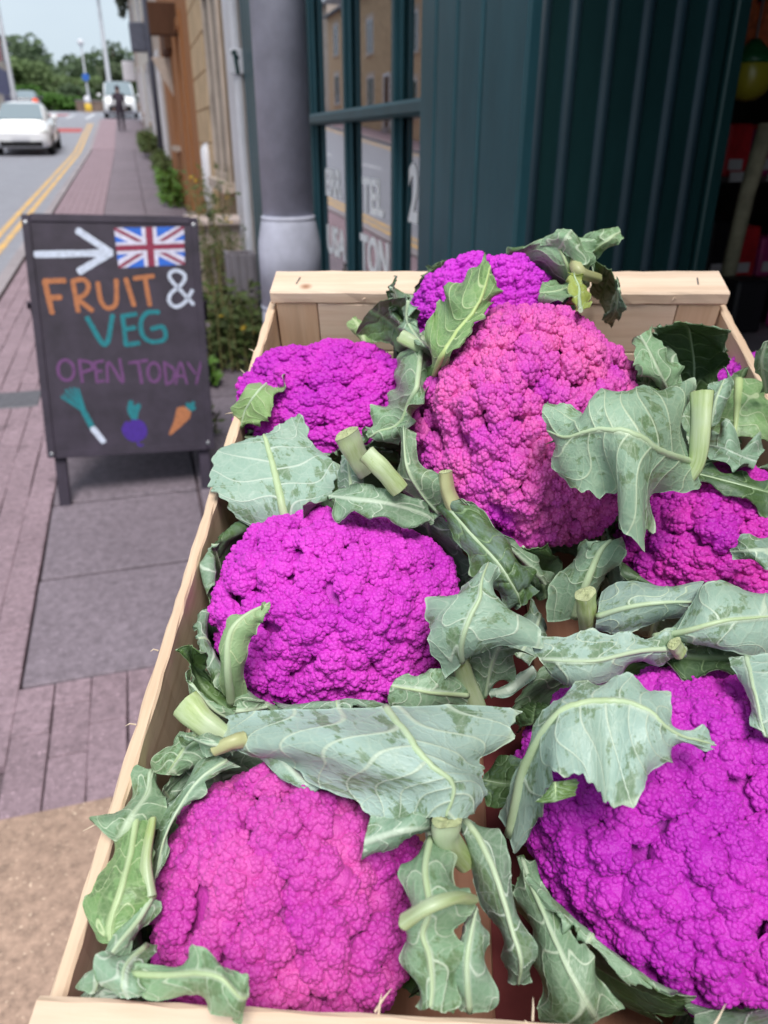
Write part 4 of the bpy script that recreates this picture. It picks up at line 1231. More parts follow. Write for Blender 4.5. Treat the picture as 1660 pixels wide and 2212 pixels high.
mb = MB().box((-.56, 1.36, -.02), (-.49, 1.43, .004), .006)
mb.v = [(x, y, z + gz(y) + .003) for x, y, z in mb.v]
mb.build('stop_tap_lid', IRON, pave)

# ------------------------------------------------------------------ stand under the crate
STW = wood('weathered_stand_wood', (.34, .25, .18), 'y')
stand = thing('display_stand', 'sloping wooden stand carrying the crate of cauliflowers', 'stand')
for x in (.05, .33):
    mb = MB().box((x, -.03, -.057), (x + .045, CL + .03, -.0125), .003)
    mb.v = [tuple(crate_m @ Vector(p)) for p in mb.v]
    mb.build('bearer', STW, stand)
for x in (.05, .33):
    for y in (.0, CL - .045):
        p = crate_m @ Vector((x + .0225, y + .02, -.0575))
        zt = p.z - .008
        MB().box((p.x - .02, p.y - .02, gz(p.y) - .002), (p.x + .02, p.y + .02, zt), .003).build('leg', STW, stand)
for y in (.05, CL - .10):
    mb = MB().box((.03, y, -.098), (.40, y + .035, -.0585), .003)
    mb.v = [tuple(crate_m @ Vector(p)) for p in mb.v]
    mb.build('cross_rail', STW, stand)

# ------------------------------------------------------------------ pavement sign
STROKES={'arrow': ('white', 323, [[[345, 8005], [3157, 8083]], [[1990, 8931], [3159, 8096]], [[3157, 8083], [1895, 7360]]]), 'letter_f': ('orange', 245, [[[578, 7000], [727, 5752]], [[564, 6988], [1330, 7012]], [[611, 6345], [1115, 6372]]]), 'letter_r': ('orange', 220, [[[1618, 6996], [1709, 5809]], [[1618, 6996], [2016, 7047], [2190, 6811], [2043, 6487], [1653, 6291]], [[1735, 6288], [2250, 5833]]]), 'letter_u': ('orange', 220, [[[2560, 6929], [2604, 6234], [2835, 5927], [3179, 6125], [3275, 7036]]]), 'letter_i': ('orange', 232, [[[3646, 7076], [3874, 6018]]]), 'letter_t': ('orange', 220, [[[3970, 7091], [4738, 7184]], [[4394, 7129], [4490, 6027]]]), 'ampersand': ('white', 174, [[[6242, 6044], [5769, 6613], [5396, 7061], [5412, 7308], [5699, 7405], [5984, 7208], [5853, 6878], [5374, 6493], [5276, 6162], [5527, 5951], [5910, 6138], [6243, 6609]]]), 'letter_v': ('teal', 232, [[[2015, 5565], [2609, 4467], [3006, 5642]]]), 'letter_e': ('teal', 220, [[[3391, 5639], [3415, 4441]], [[3386, 5599], [3931, 5683]], [[3407, 5074], [3834, 5141]], [[3416, 4454], [3941, 4516]]]), 'letter_g': ('teal', 220, [[[4828, 5746], [4356, 5718], [4085, 5343], [4118, 4808], [4478, 4550], [4981, 4667], [4939, 5138], [4474, 5072]]]), 'letter_o': ('mauve', 155, [[[1323, 3549], [1306, 3370], [1232, 3217], [1116, 3120], [982, 3100], [855, 3159], [761, 3286], [719, 3456], [736, 3635], [810, 3788], [925, 3884], [1059, 3905], [1186, 3846], [1280, 3719], [1323, 3549]]]), 'letter_p': ('mauve', 155, [[[1559, 3884], [1593, 3009]], [[1559, 3884], [1960, 3783], [2005, 3529], [1576, 3393]]]), 'letter_e ': ('mauve', 142, [[[2134, 3807], [2162, 2977]], [[2130, 3775], [2470, 3837]], [[2150, 3409], [2376, 3430]], [[2164, 2990], [2424, 3029]]]), 'letter_n': ('mauve', 142, [[[2558, 2968], [2674, 3779], [3151, 2935], [3117, 3890]]]), 'letter_t ': ('mauve', 155, [[[3471, 3718], [4206, 3801]], [[3831, 3753], [3902, 2879]]]), 'letter_o ': ('mauve', 155, [[[4676, 3318], [4648, 3149], [4576, 3011], [4475, 2932], [4364, 2926], [4267, 2996], [4201, 3128], [4180, 3294], [4208, 3463], [4279, 3601], [4380, 3680], [4491, 3686], [4589, 3616], [4655, 3485], [4676, 3318]]]), 'letter_d': ('mauve', 142, [[[4868, 3713], [4892, 2810]], [[4868, 3713], [5242, 3377], [5151, 2944], [4890, 2790]]]), 'letter_a': ('mauve', 129, [[[5264, 2789], [5521, 3679], [5726, 2790]], [[5369, 3121], [5653, 3119]]]), 'letter_y': ('mauve', 129, [[[5816, 3664], [6105, 3196]], [[6391, 3702], [6108, 2769]]]), 'leek_leaves': ('teal', 103, [[[736, 2450], [1514, 1820]], [[926, 2716], [1508, 1873]], [[1251, 2796], [1552, 1871]], [[843, 2556], [1341, 1963]], [[1090, 2773], [1522, 1886]], [[1404, 2754], [1581, 1849]]]), 'leek_stem': ('teal', 271, [[[1508, 1873], [1822, 1102]]]), 'leek_bulb': ('white', 284, [[[1812, 1123], [2178, 545]]]), 'beetroot': ('violet', 646, [[[3338, 983], [3601, 898]]]), 'beetroot ': ('violet', 323, [[[3208, 1246], [3080, 986], [3297, 636], [3692, 677], [3820, 937], [3691, 1215], [3373, 1269]]]), 'beetroot_root': ('violet', 103, [[[3515, 554], [3581, 294], [3728, 325]]]), 'beetroot_leaves': ('teal', 245, [[[3485, 1396], [3336, 1774], [3411, 2137]], [[3485, 1396], [3620, 1823], [3717, 1985]], [[3433, 1500], [3484, 1932]]]), 'carrot_leaves': ('teal', 194, [[[5720, 1728], [5936, 1986]], [[5695, 1797], [5681, 1954]], [[5782, 1690], [5959, 1781]]])}
POLYS={'carrot': ('orange', [[[5234, 1805], [5536, 1854], [5805, 1608], [5742, 1354], [5300, 975], [4867, 652], [4807, 703], [5070, 1261]]])}
FLAG=[[3368, 9047], [6101, 9145], [6022, 7643], [3407, 7494]]
SCREWS=[[86, 9194], [6503, 9202], [144, 155], [6412, 255]]

BB = plain('black_board_paint', (.036, .027, .043), .6, .35, .35, 9, .15)
CH = {'white': (.58, .63, .76), 'orange': (.44, .175, .085), 'teal': (.030, .20, .235), 'mauve': (.16, .07, .18), 'violet': (.075, .035, .27),
      'blue': (.05, .16, .62), 'flagwhite': (.66, .64, .78), 'flagred': (.28, .05, .09)}
def chalk(n):
    if 'chalk_' + n in MATS:
        return MATS['chalk_' + n]
    g = N('chalk_' + n)
    v = g.coord('Object')
    f = g.noise(v, 55, 5, .7)
    c = CH[n]
    st_ = g.noise(g.coord('Object', (30, 30, 160)), 2, 4, .7)
    f = g.math('ADD', g.math('MULTIPLY', f, .5), g.math('MULTIPLY', st_, .5))
    g.set(Base_Color=g.ramp(f, [(.30, tuple(x * .45 + .01 for x in c)), (.55, c), (.8, tuple(min(1, x * 1.2) for x in c))]), Roughness=.9, Specular_IOR_Level=.1)
    MATS['chalk_' + n] = g.m
    return g.m
bl, br, tl = Vector((-.477, 3.20, .334)), Vector((.188, 3.195, .306)), Vector((-.462, 3.465, 1.245))
sx = (br - bl).normalized()
sz = (tl - bl)
sz = (sz - sx * sz.dot(sx)).normalized()
sy = sz.cross(sx).normalized()          # away from the reader
sm = Matrix((sx, sy, sz)).transposed().to_4x4()
sm.translation = bl
sign = thing('pavement_sign', 'black chalkboard A-frame sign on the pavement reading FRUIT & VEG OPEN TODAY', 'sign')
sign.matrix_world = sm
BWd, BHt = .665, .950
box('board', (0, .002, 0), (BWd, .018, BHt), BB, sign, .003)
for x in (-.002, BWd - .028):
    box('board_edge', (x, -.004, 0), (x + .03, .0015, BHt), BB, sign, .002)
for z in (-.004, BHt - .026):
    box('board_edge', (.030, -.0035, z), (BWd - .030, .0013, z + .03), BB, sign, .002)
for x in (.02, BWd - .065):
    MB().box((x, .019, -.235), (x + .045, .052, BHt - .002), .003).build('leg', BB, sign)
# rear frame
for x in (.02, BWd - .065):
    mb = MB().box((x, -.016, -1.18), (x + .045, .016, -.004), .003)
    rm = Matrix.Translation((0, .075, BHt)) @ Matrix.Rotation(R(33), 4, 'X')
    mb.v = [tuple(rm @ Vector(p)) for p in mb.v]
    mb.build('rear_leg', BB, sign)
mb = MB().box((.066, -.010, -1.0), (BWd - .066, .010, -.10), .003)
mb.v = [tuple(rm @ Vector(p)) for p in mb.v]
mb.build('rear_board', BB, sign)
for x in (.055, BWd - .055):
    MB().tube([(x - .03, .045, BHt - .003), (x + .03, .045, BHt - .003)], .009, 8).build('hinge', STAPLE, sign)
for x in (-.012, BWd + .012):
    MB().tube([(x, .01, .62), (x - .004, .03, .60), (x, .05, .62), (x + .003, .12, .55)], .006, 6).build('stay_hook', BB, sign)
def ribbon(pts, w, y0, rng):
    """painted stroke: a flat ribbon with round ends lying on the board"""
    P = np.array(pts, float) * 1e-4
    if len(P) > 2:
        n = (len(P) - 1) * 6 + 1
        P = crom(P, n)
    else:
        P = P[0] + (P[1] - P[0]) * np.linspace(0, 1, 10)[:, None]
    hw = w * .43e-4
    V, F = [], []
    t = np.gradient(P, axis=0)
    t /= np.linalg.norm(t, axis=1)[:, None] + 1e-9
    nrm = np.stack([-t[:, 1], t[:, 0]], 1)
    cap0 = [P[0] - t[0] * hw * .5, P[-1] + t[-1] * hw * .5]
    Q = np.concatenate([[cap0[0]], P, [cap0[1]]])
    Nn = np.concatenate([[nrm[0]], nrm, [nrm[-1]]])
    for i, (q, m_) in enumerate(zip(Q, Nn)):
        h = hw * (.55 if i in (0, len(Q) - 1) else rng.uniform(.9, 1.05))
        for s_ in (-1, 1):
            e = q + m_ * h * s_
            V.append((e[0], y0, e[1]))
            V.append((e[0], y0 + .0009, e[1]))
    for i in range(len(Q) - 1):
        a = 4 * i
        F += [(a, a + 4, a + 6, a + 2), (a, a + 1, a + 5, a + 4), (a + 2, a + 6, a + 7, a + 3)]
    F += [(0, 2, 3, 1), (4 * len(Q) - 4, 4 * len(Q) - 3, 4 * len(Q) - 1, 4 * len(Q) - 2)]
    return V, F
rng = random.Random(3)
lvl = 0
for k, (c, w, strokes) in STROKES.items():
    V, F = [], []
    for s_ in strokes:
        lvl += 1
        v_, f_ = ribbon(s_, w, .0012 - .00004 * (lvl % 12), rng)
        n = len(V)
        V += v_
        F += [tuple(n + q for q in f) for f in f_]
    mesh_obj('painted_' + k.strip(), V, F, chalk(c), sign)
for k, (c, ps) in POLYS.items():
    for p_ in ps:
        MB().prism([(x * 1e-4, y * 1e-4) for x, y in p_], .0010, .0019, 'y').build('painted_' + k, chalk(c), sign)
# flag
fq = [Vector((x * 1e-4, 0, y * 1e-4)) for x, y in FLAG]     # tl tr br bl
def fp(u, v):
    return (fq[0] * (1 - u) + fq[1] * u) * (1 - v) + (fq[3] * (1 - u) + fq[2] * u) * v
def fpoly(name, pts, c, y):
    V = [tuple(fp(u, v) + Vector((0, y, 0))) for u, v in pts] + [tuple(fp(u, v) + Vector((0, y + .0006, 0))) for u, v in pts]
    k = len(pts)
    F = [tuple(range(k)), tuple(reversed(range(k, 2 * k)))] + [(i, (i + 1) % k, k + (i + 1) % k, k + i) for i in range(k)]
    return mesh_obj(name, V, F, chalk(c), sign)
fpoly('painted_flag_field', [(0, 0), (1, 0), (1, 1), (0, 1)], 'blue', .0013)
d = .115
fpoly('painted_flag_saltire', [(0, 0), (d, 0), (1, 1 - d * 1.7), (1, 1), (1 - d, 1), (0, d * 1.7)], 'flagwhite', .0009)
fpoly('painted_flag_saltire', [(1, 0), (1, d * 1.7), (d, 1), (0, 1), (0, 1 - d * 1.7), (1 - d, 0)], 'flagwhite', .00085)
d = .035
fpoly('painted_flag_saltire', [(0, 0), (d, 0), (1, 1 - d * 1.7), (1, 1), (1 - d, 1), (0, d * 1.7)], 'flagred', .0005)
fpoly('painted_flag_saltire', [(1, 0), (1, d * 1.7), (d, 1), (0, 1), (0, 1 - d * 1.7), (1 - d, 0)], 'flagred', .00045)
fpoly('painted_flag_cross', [(.385, 0), (.60, 0), (.60, 1), (.385, 1)], 'flagwhite', .0001)
fpoly('painted_flag_cross', [(0, .36), (1, .36), (1, .66), (0, .66)], 'flagwhite', .00005)
fpoly('painted_flag_cross', [(.44, 0), (.545, 0), (.545, 1), (.44, 1)], 'flagred', -.0003)
fpoly('painted_flag_cross', [(0, .44), (1, .44), (1, .58), (0, .58)], 'flagred', -.00035)
for x, z in SCREWS:
    x, z = min(max(x * 1e-4, .012), BWd - .012), min(max(z * 1e-4, .012), BHt - .012)
    mb = MB().lathe([(.0075, 0), (.0075, .002), (.004, .003)], 12)
    mb.v = [(x + p[0], -.0042 - p[2], z + p[1]) for p in mb.v]
    mb.build('screw', STAPLE, sign)

# ------------------------------------------------------------------ lamp post by the window
POSTM = plain('grey_post_paint', (.45, .45, .54), .5, .4, .24, 7, .25)
pg = gz(2.42)
post = thing('lamp_post', 'thick grey steel lamp post standing in front of the green shop window', 'lamp post', (.424, 2.42, pg))
MB().lathe([(.094, -.05), (.094, .93), (.092, .935)], 40).build('base', POSTM, post, True)
MB().lathe([(.094, .94), (.094, 1.10), (.0925, 1.125), (.085, 1.165), (.080, 1.190), (.079, 1.192)], 40).build('shoulder', POSTM, post, True)
MB().lathe([(.090, .934), (.0965, .936), (.0965, .941), (.090, .943)], 40).build('weld_ring', POSTM, post, True)
MB().lathe([(.0745, 1.18), (.073, 2.5), (.055, 5.6)], 40).build('shaft', POSTM, post, True)
MB().lathe([(.077, 1.188), (.081, 1.190), (.079, 1.200), (.0735, 1.202)], 40).build('collar', POSTM, post, True)
MB().tube([(0, 0, 5.58), (0, 0, 5.9), (-.2, 0, 6.1), (-.9, 0, 6.15)], [.05, .04, .035, .03], 10).build('bracket', POSTM, post)
MB().box((-1.35, -.12, 6.09), (-.85, .12, 6.22), .03).build('lantern', POSTM, post)
for s_ in (-1,):
    MB().box((-.055, -.1035, .35), (.055, -.098, .8), .002).build('access_door', POSTM, post)
# ------------------------------------------------------------------ green shop
def paint(name, col, rough=.32, var=.16, chips=True):
    g = N(name)
    geo = g.n('ShaderNodeNewGeometry')
    mp_ = g.n('ShaderNodeMapping')
    mp_.inputs['Scale'].default_value = (6, 6, 1.4)
    g.l(geo.outputs['Position'], mp_.inputs[0])
    f = g.noise(mp_.outputs[0], 2.2, 5, .65)
    c = g.ramp(f, [(.3, tuple(x * (1 - var) for x in col)), (.7, tuple(x * (1 + var) for x in col))])
    if chips:
        ch = g.ramp(g.noise(geo.outputs['Position'], 26, 3, .6), [(.765, (0, 0, 0)), (.785, (.8, .8, .8))])
        c = g.mix(ch, c, (.30, .30, .32))
    g.set(Base_Color=c, Roughness=rough, Specular_IOR_Level=.32)
    g.bump(g.noise(mp_.outputs[0], 14, 4, .6), .18, .002)
    MATS[name] = g.m
    return g.m
GREEN = paint('dark_green_gloss', (.020, .072, .092), .40)
GREEN2 = paint('shaded_green_paint', (.0075, .034, .036), .42)  # the shop green darkened: shade of the doorway recess put into the colour
BEADM = paint('lit_bead_paint', (.014, .034, .048), .5)  # same boards' paint, with the bluish light on the beads painted in
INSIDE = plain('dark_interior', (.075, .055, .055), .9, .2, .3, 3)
STONE = plain('tan_stone', (.50, .355, .225), .9, .2, .22, 3.5, .6)
def glass_mat():
    g = N('window_glass')
    t = g.n('ShaderNodeBsdfTransparent')
    gl = g.n('ShaderNodeBsdfGlossy')
    gl.inputs['Roughness'].default_value = .015
    gl.inputs['Color'].default_value = (.95, .95, .97, 1)
    fr = g.n('ShaderNodeFresnel')
    fr.inputs['IOR'].default_value = 1.75
    geo = g.n('ShaderNodeNewGeometry')
    b = g.n('ShaderNodeBump')
    b.inputs['Strength'].default_value = .03
    b.inputs['Distance'].default_value = .01
    g.l(g.noise(geo.outputs['Position'], 1.6, 2), b.inputs['Height'])
    g.l(b.outputs[0], gl.inputs['Normal'])
    ms = g.n('ShaderNodeMixShader')
    g.l(g.math('ADD', g.math('MULTIPLY', fr.outputs[0], 2.0), .12, True), ms.inputs[0])
    g.l(t.outputs[0], ms.inputs[1])
    g.l(gl.outputs[0], ms.inputs[2])
    g.l(ms.outputs[0], g.out.inputs[0])
    return g.m
GLASS = glass_mat()
LETTER = plain('white_window_lettering', (.92, .93, .97), .6, .3, .1, 10)

shop = thing('shop_front', 'dark green timber shop front with small-paned window and boarded doorway return', 'shop')
XF = .75
# pilaster boards beside the window
for y0, y1 in ((1.562, 1.772), (1.786, 1.922), (1.936, 2.063), (2.076, 2.185)):
    box('pilaster_board', (XF, y0, .05), (XF + .035, y1, 2.74), GREEN, shop, .006)
box('pilaster_core', (XF + .034, 1.565, .05), (XF + .06, 2.18, 2.74), GREEN2, shop)
# window
for y0, y1, nm in ((3.76, 3.90, 'window_stile'), (3.150, 3.255, 'glazing_bar'), (2.533, 2.630, 'glazing_bar'), (2.186, 2.24, 'window_stile')):
    yc = (y0 + y1) / 2
    box(nm, (.796, yc - .017, .62), (.845, yc + .017, 2.74), GREEN, shop, .004)
    box(nm + '_moulding', (.812, yc - .032, .62), (.8275, yc + .032, 2.74), GREEN, shop, .006)
box('transom', (.780, 2.19, 1.566), (.846, 3.90, 1.610), GREEN, shop, .010)
box('window_sill', (.70, 2.19, .58), (.86, 3.90, .617), GREEN, shop, .008)
box('stall_riser', (.765, 2.188, .05), (.82, 5.10, .575), GREEN, shop)
k = 0
for y0, y1 in ((3.235, 3.80), (2.612, 3.170), (2.24, 2.548)):
    for z0, z1 in ((.62, 1.563), (1.612, 2.74)):
        k += 1
        p = box('pane', (.8285, y0 + .0, z0), (.8325, y1, z1), GLASS, shop)
# blank bay behind the post and the far pilaster
box('bay_panel', (.775, 3.905, .58), (.80, 5.10, 2.74), GREEN, shop)
for y0, y1 in ((5.10, 5.22), (5.226, 5.33), (5.336, 5.43), (5.436, 5.53)):
    box('pilaster_board', (.735, y0, .1), (.80, y1, 2.74), GREEN, shop, .006)
MB().tube([(.69, 5.40, 1.95), (.66, 5.38, 1.98), (.66, 5.30, 1.98), (.67, 5.28, 1.86)], .012, 8).build('hook', GREEN2, shop)
box('fascia', (.66, .0, 2.745), (.80, 5.55, 3.25), GREEN, shop, .01)
box('cornice', (.56, .0, 3.255), (.80, 5.58, 3.34), GREEN, shop, .02)
box('upper_wall', (.78, -3.0, 3.345), (1.10, 5.58, 6.6), STONE, shop)
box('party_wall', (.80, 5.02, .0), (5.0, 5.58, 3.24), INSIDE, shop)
# doorway return: boards with raised beads
ribs = [.783, .848, .929, 1.008, 1.082, 1.153, 1.203]
YR = 1.562
for a, b in zip(ribs[:-1], ribs[1:]):
    box('return_board', (a + .004, YR, .05), (b - .004, YR + .02, 2.55), GREEN2, shop, .003)
    MB().tube([(a, YR + .006, .05), (a, YR + .006, 2.55)], .0155, 14, True).build('bead', BEADM, shop, True)
box('return_post', (1.207, YR - .008, .05), (1.240, YR + .05, 2.55), GREEN2, shop, .004)
box('corner_trim', (XF + .002, YR - .006, .05), (.779, YR + .0, 2.55), GREEN, shop, .002)
box('return_backing', (.80, YR + .021, .05), (1.206, YR + .06, 2.55), GREEN2, shop)
# recess and room behind
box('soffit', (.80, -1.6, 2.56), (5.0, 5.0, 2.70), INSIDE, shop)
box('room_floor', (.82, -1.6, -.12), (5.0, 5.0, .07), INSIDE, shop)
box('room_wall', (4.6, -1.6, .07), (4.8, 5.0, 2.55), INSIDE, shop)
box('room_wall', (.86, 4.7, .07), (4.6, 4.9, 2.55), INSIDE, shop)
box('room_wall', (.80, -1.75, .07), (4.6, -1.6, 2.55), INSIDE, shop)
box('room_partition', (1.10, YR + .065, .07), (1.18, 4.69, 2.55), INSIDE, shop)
# text meshes
def text_mesh(name, body, size, mat, parent, matrix, wx=1.0, thick=.0006):
    cu = bpy.data.curves.new(name, 'FONT')
    cu.body = body
    cu.size = size
    cu.extrude = thick
    cu.offset = size * .028
    to = bpy.data.objects.new(name, cu)
    COL.objects.link(to)
    dg = bpy.context.evaluated_depsgraph_get()
    me = bpy.data.meshes.new_from_object(to.evaluated_get(dg))
    bpy.data.objects.remove(to)
    me.materials.clear()
    me.materials.append(mat)
    o = bpy.data.objects.new(name, me)
    COL.objects.link(o)
    o.parent = parent
    o.matrix_local = matrix @ Matrix.Diagonal((wx, 1, 1, 1))
    return o
tm = Matrix(((0, 0, -1), (-1, 0, 0), (0, 1, 0))).to_4x4()     # text x -> -Y, text y -> +Z, facing -X
def ontext(body, y, z, size, wx=1.0):
    m_ = tm.copy()
    m_.translation = (.8268, y, z)
    text_mesh('window_lettering', body, size, LETTER, shop, m_, wx)
ontext('TEL', 3.06, 1.262, .165, 1.05)
ontext('TON', 3.10, 1.045, .185, .95)
ontext('ERR', 3.70, 1.285, .150, 1.15)
ontext('USA', 3.70, 1.040, .165, 1.15)
ontext('2', 2.50, 1.275, .23, .80)
# things in the window
PINK = plain('pink_petals', (.55, .05, .28), .7, .3, .4, 30)
for y, z, lab in ((2.42, 1.50, 'bright pink flowers behind the nearest window pane'), (2.75, 1.44, 'faded pink flowers behind the middle window pane')):
    b = thing('flower_bunch', lab, 'flowers', (.93, y, .62))
    rr = random.Random(int(y * 100))
    MB().lathe([(.05, 0), (.07, .2), (.06, .24)], 16).build('vase', INSIDE, b, True)
    mb = MB()
    for q in range(26):
        c = Vector((rr.uniform(-.06, .06), rr.uniform(-.11, .11), z - .62 + rr.uniform(-.12, .06)))
        for w in range(5):
            a = w * 1.256 + rr.random()
            r_ = rr.uniform(.014, .026)
            n = len(mb.v)
            dz = rr.uniform(-.01, .01)
            mb.v += [tuple(c), tuple(c + Vector((-.01, math.cos(a - .5) * r_, math.sin(a - .5) * r_))), tuple(c + Vector((-.016, math.cos(a) * r_ * 1.5, math.sin(a) * r_ * 1.5 + dz))), tuple(c + Vector((-.01, math.cos(a + .5) * r_, math.sin(a + .5) * r_)))]
            mb.f.append((n, n + 1, n + 2, n + 3))
    mb.build('blossom', PINK, b)
    mb = MB()
    for q in range(9):
        mb.tube([(rr.uniform(-.02, .02), rr.uniform(-.02, .02), .2), (rr.uniform(-.05, .05), rr.uniform(-.1, .1), z - .66)], .003, 5)
    mb.build('stem', GREEN2, b)
# things inside the doorway
FRU = N('ripe_fruit_skin')
v_ = FRU.coord('Object')
sep = FRU.n('ShaderNodeSeparateXYZ')
FRU.l(v_, sep.inputs[0])
FRU.set(Base_Color=FRU.ramp(FRU.math('ADD', sep.outputs[2], FRU.math('MULTIPLY', FRU.noise(v_, 30, 3), .03)), [(.0, (.30, .26, .02)), (.058, (.28, .27, .02)), (.066, (.015, .10, .03))]), Roughness=.28)
hang = thing('hanging_ball', 'shiny olive yellow ball with green top hanging in the shop doorway', 'ball', (1.625, 2.0, 1.66))
MB().lathe([(.002, -.062), (.025, -.058), (.045, -.045), (.058, -.022), (.061, .0), (.057, .024), (.046, .045), (.03, .062), (.012, .078), (.004, .084)], 28).build('ball', FRU.m, hang, True)
MB().tube([(0, 0, .082), (0, 0, .86)], .003, 6).build('cord', STAPLE, hang)
MB().lathe([(.0615, .028), (.05, .046), (.03, .066), (.012, .084)], 20).build('green_cap', plain('bottle_green', (.012, .09, .03), .35), hang, True)
REDM = plain('red_packaging', (.50, .020, .028), .4, .5, .3, 20)
WLAB = plain('white_price_label', (.5, .48, .5), .6, .3, .1, 20)
MAG = plain('magenta_packaging', (.36, .03, .15), .35, .5, .4, 14)
BLK = plain('black_crate_plastic', (.010, .009, .012), .5, .4, .2, 20)
TABG = plain('grey_ledge_paint', (.20, .17, .185), .7, .3, .2, 6)
rack = thing('shelf_rack', 'dim rack of red packets with white labels inside the doorway', 'shelf rack', (1.45, 2.45, .07))
for z in (.5, .95, 1.30, 1.62):
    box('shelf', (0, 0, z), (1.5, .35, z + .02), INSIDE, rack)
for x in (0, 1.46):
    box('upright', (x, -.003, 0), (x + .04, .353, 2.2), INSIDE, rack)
i = 0
for z, mlist in ((.52, (BLK, REDM, MAG)), (.97, (REDM, MAG, BLK)), (1.32, (MAG, REDM, REDM)), (1.64, (REDM, MAG, REDM))):
    for x in np.arange(.06, 1.4, .115):
        i += 1
        h = random.uniform(.12, .22)
        pk = box('packet', (float(x), .02, z), (float(x) + .10, .20, z + h), mlist[i % 3], rack, .008)
        box('price_label', (float(x) + .015, .0165, z + .02), (float(x) + .07, .0195, z + .055), WLAB, pk)
for x in np.arange(.05, 1.4, .16):
    box('shelf_label', (float(x), -.006, 1.303), (float(x) + .08, -.001, 1.335), WLAB, rack)
POLE = plain('weathered_pole', (.27, .245, .165), .8, .2, .3, 18, .4)
pole = thing('wooden_pole', 'weathered round wooden pole leaning just inside the doorway', 'pole', (1.592, 1.9, .07))
MB().tube([(0, 0, .0), (-.004, 0, .7), (.0, 0, 1.1), (.012, .0, 1.30), (.045, .01, 1.47)], [.021, .022, .021, .022, .024], 14).build('shaft', POLE, pole, True)
MB().lathe([(.03, .94), (.042, .96), (.045, 1.03), (.03, 1.075), (.02, 1.08)], 14, (-.002, 0, 0)).build('sacking_wrap', plain('brown_sacking', (.12, .06, .035), .95, .1, .3, 60, .5), pole, True)
led = thing('grey_ledge', 'grey painted ledge at the doorway beside the crate', 'ledge', (1.30, 1.0, .07))
box('top', (0, 0, .93), (.9, .86, .955), TABG, led, .004)
for x in (.02, .84):
    for y in (.02, .80):
        box('leg', (x, y, 0), (x + .04, y + .04, .9295), TABG, led)
for k, (x, y, w, h, m_, lab) in enumerate(((1.50, 1.74, .10, .14, BLK, 'small dark box standing on the grey ledge'), (1.66, 1.70, .12, .10, MAG, 'magenta packet lying on the grey ledge'), (1.44, 2.22, .16, .22, REDM, 'red box on the floor stack behind the pole'))):
    zz = 1.026 if y < 2 else 1.07
    b = tag(box('packet_box', (x, y, zz), (x + w, y + .1, zz + h), m_, None, .008), lab, 'box')
    if y > 2:
        b2 = tag(box('storage_crate', (x - .03, y - .02, .071), (x + w + .10, y + .2, 1.069), BLK, None, .006), 'tall black plastic crate behind the wooden pole', 'crate')
NETM = plain('orange_netting', (.40, .09, .03), .7, .3, .5, 40)
for q, x in enumerate((1.60, 1.70, 1.80, 1.90)):
    b = thing('net_bag', 'orange net bag in the doorway, %s from the green boards' % ('nearest', 'second', 'third', 'farthest')[q], 'net bag', (x, 2.12 + .03 * q, 1.80), 0, 'net bags hanging in the doorway')
    MB().lathe([(.008, -.07), (.032, -.055), (.042, -.01), (.036, .03), (.014, .07), (.006, .085)], 14).build('bag', NETM, b, True)
    MB().tube([(0, 0, .083), (0, 0, .755)], .002, 5).build('cord', STAPLE, b)
# ------------------------------------------------------------------ houses along the pavement
RENDER = plain('tan_render', (.44, .315, .205), .9, .2, .18, 2, .4)
PALEST = plain('pale_pink_stone', (.52, .43, .37), .9, .2, .22, 3, .5)
WREND = plain('cream_white_render', (.68, .63, .57), .9, .2, .14, 2, .3)
TIMB = wood('orange_brown_timber', (.38, .165, .065), 'z')
TIMB2 = wood('dark_brown_timber', (.10, .045, .025), 'z')
WPAINT = plain('white_gloss_paint', (.66, .65, .70), .4, .5, .08, 6)
SLATE = plain('slate_roof', (.10, .095, .11), .7, .4, .3, 6, .4)
BRICKM = plain('tan_brick', (.58, .40, .26), .9, .2, .25, 9, .4)
PIPE = plain('blue_grey_pipe', (.10, .105, .145), .5, .5, .15, 8)
GLASSD = N('dark_house_glass').set(Base_Color=(.03, .035, .045), Roughness=.06, Specular_IOR_Level=.8).m

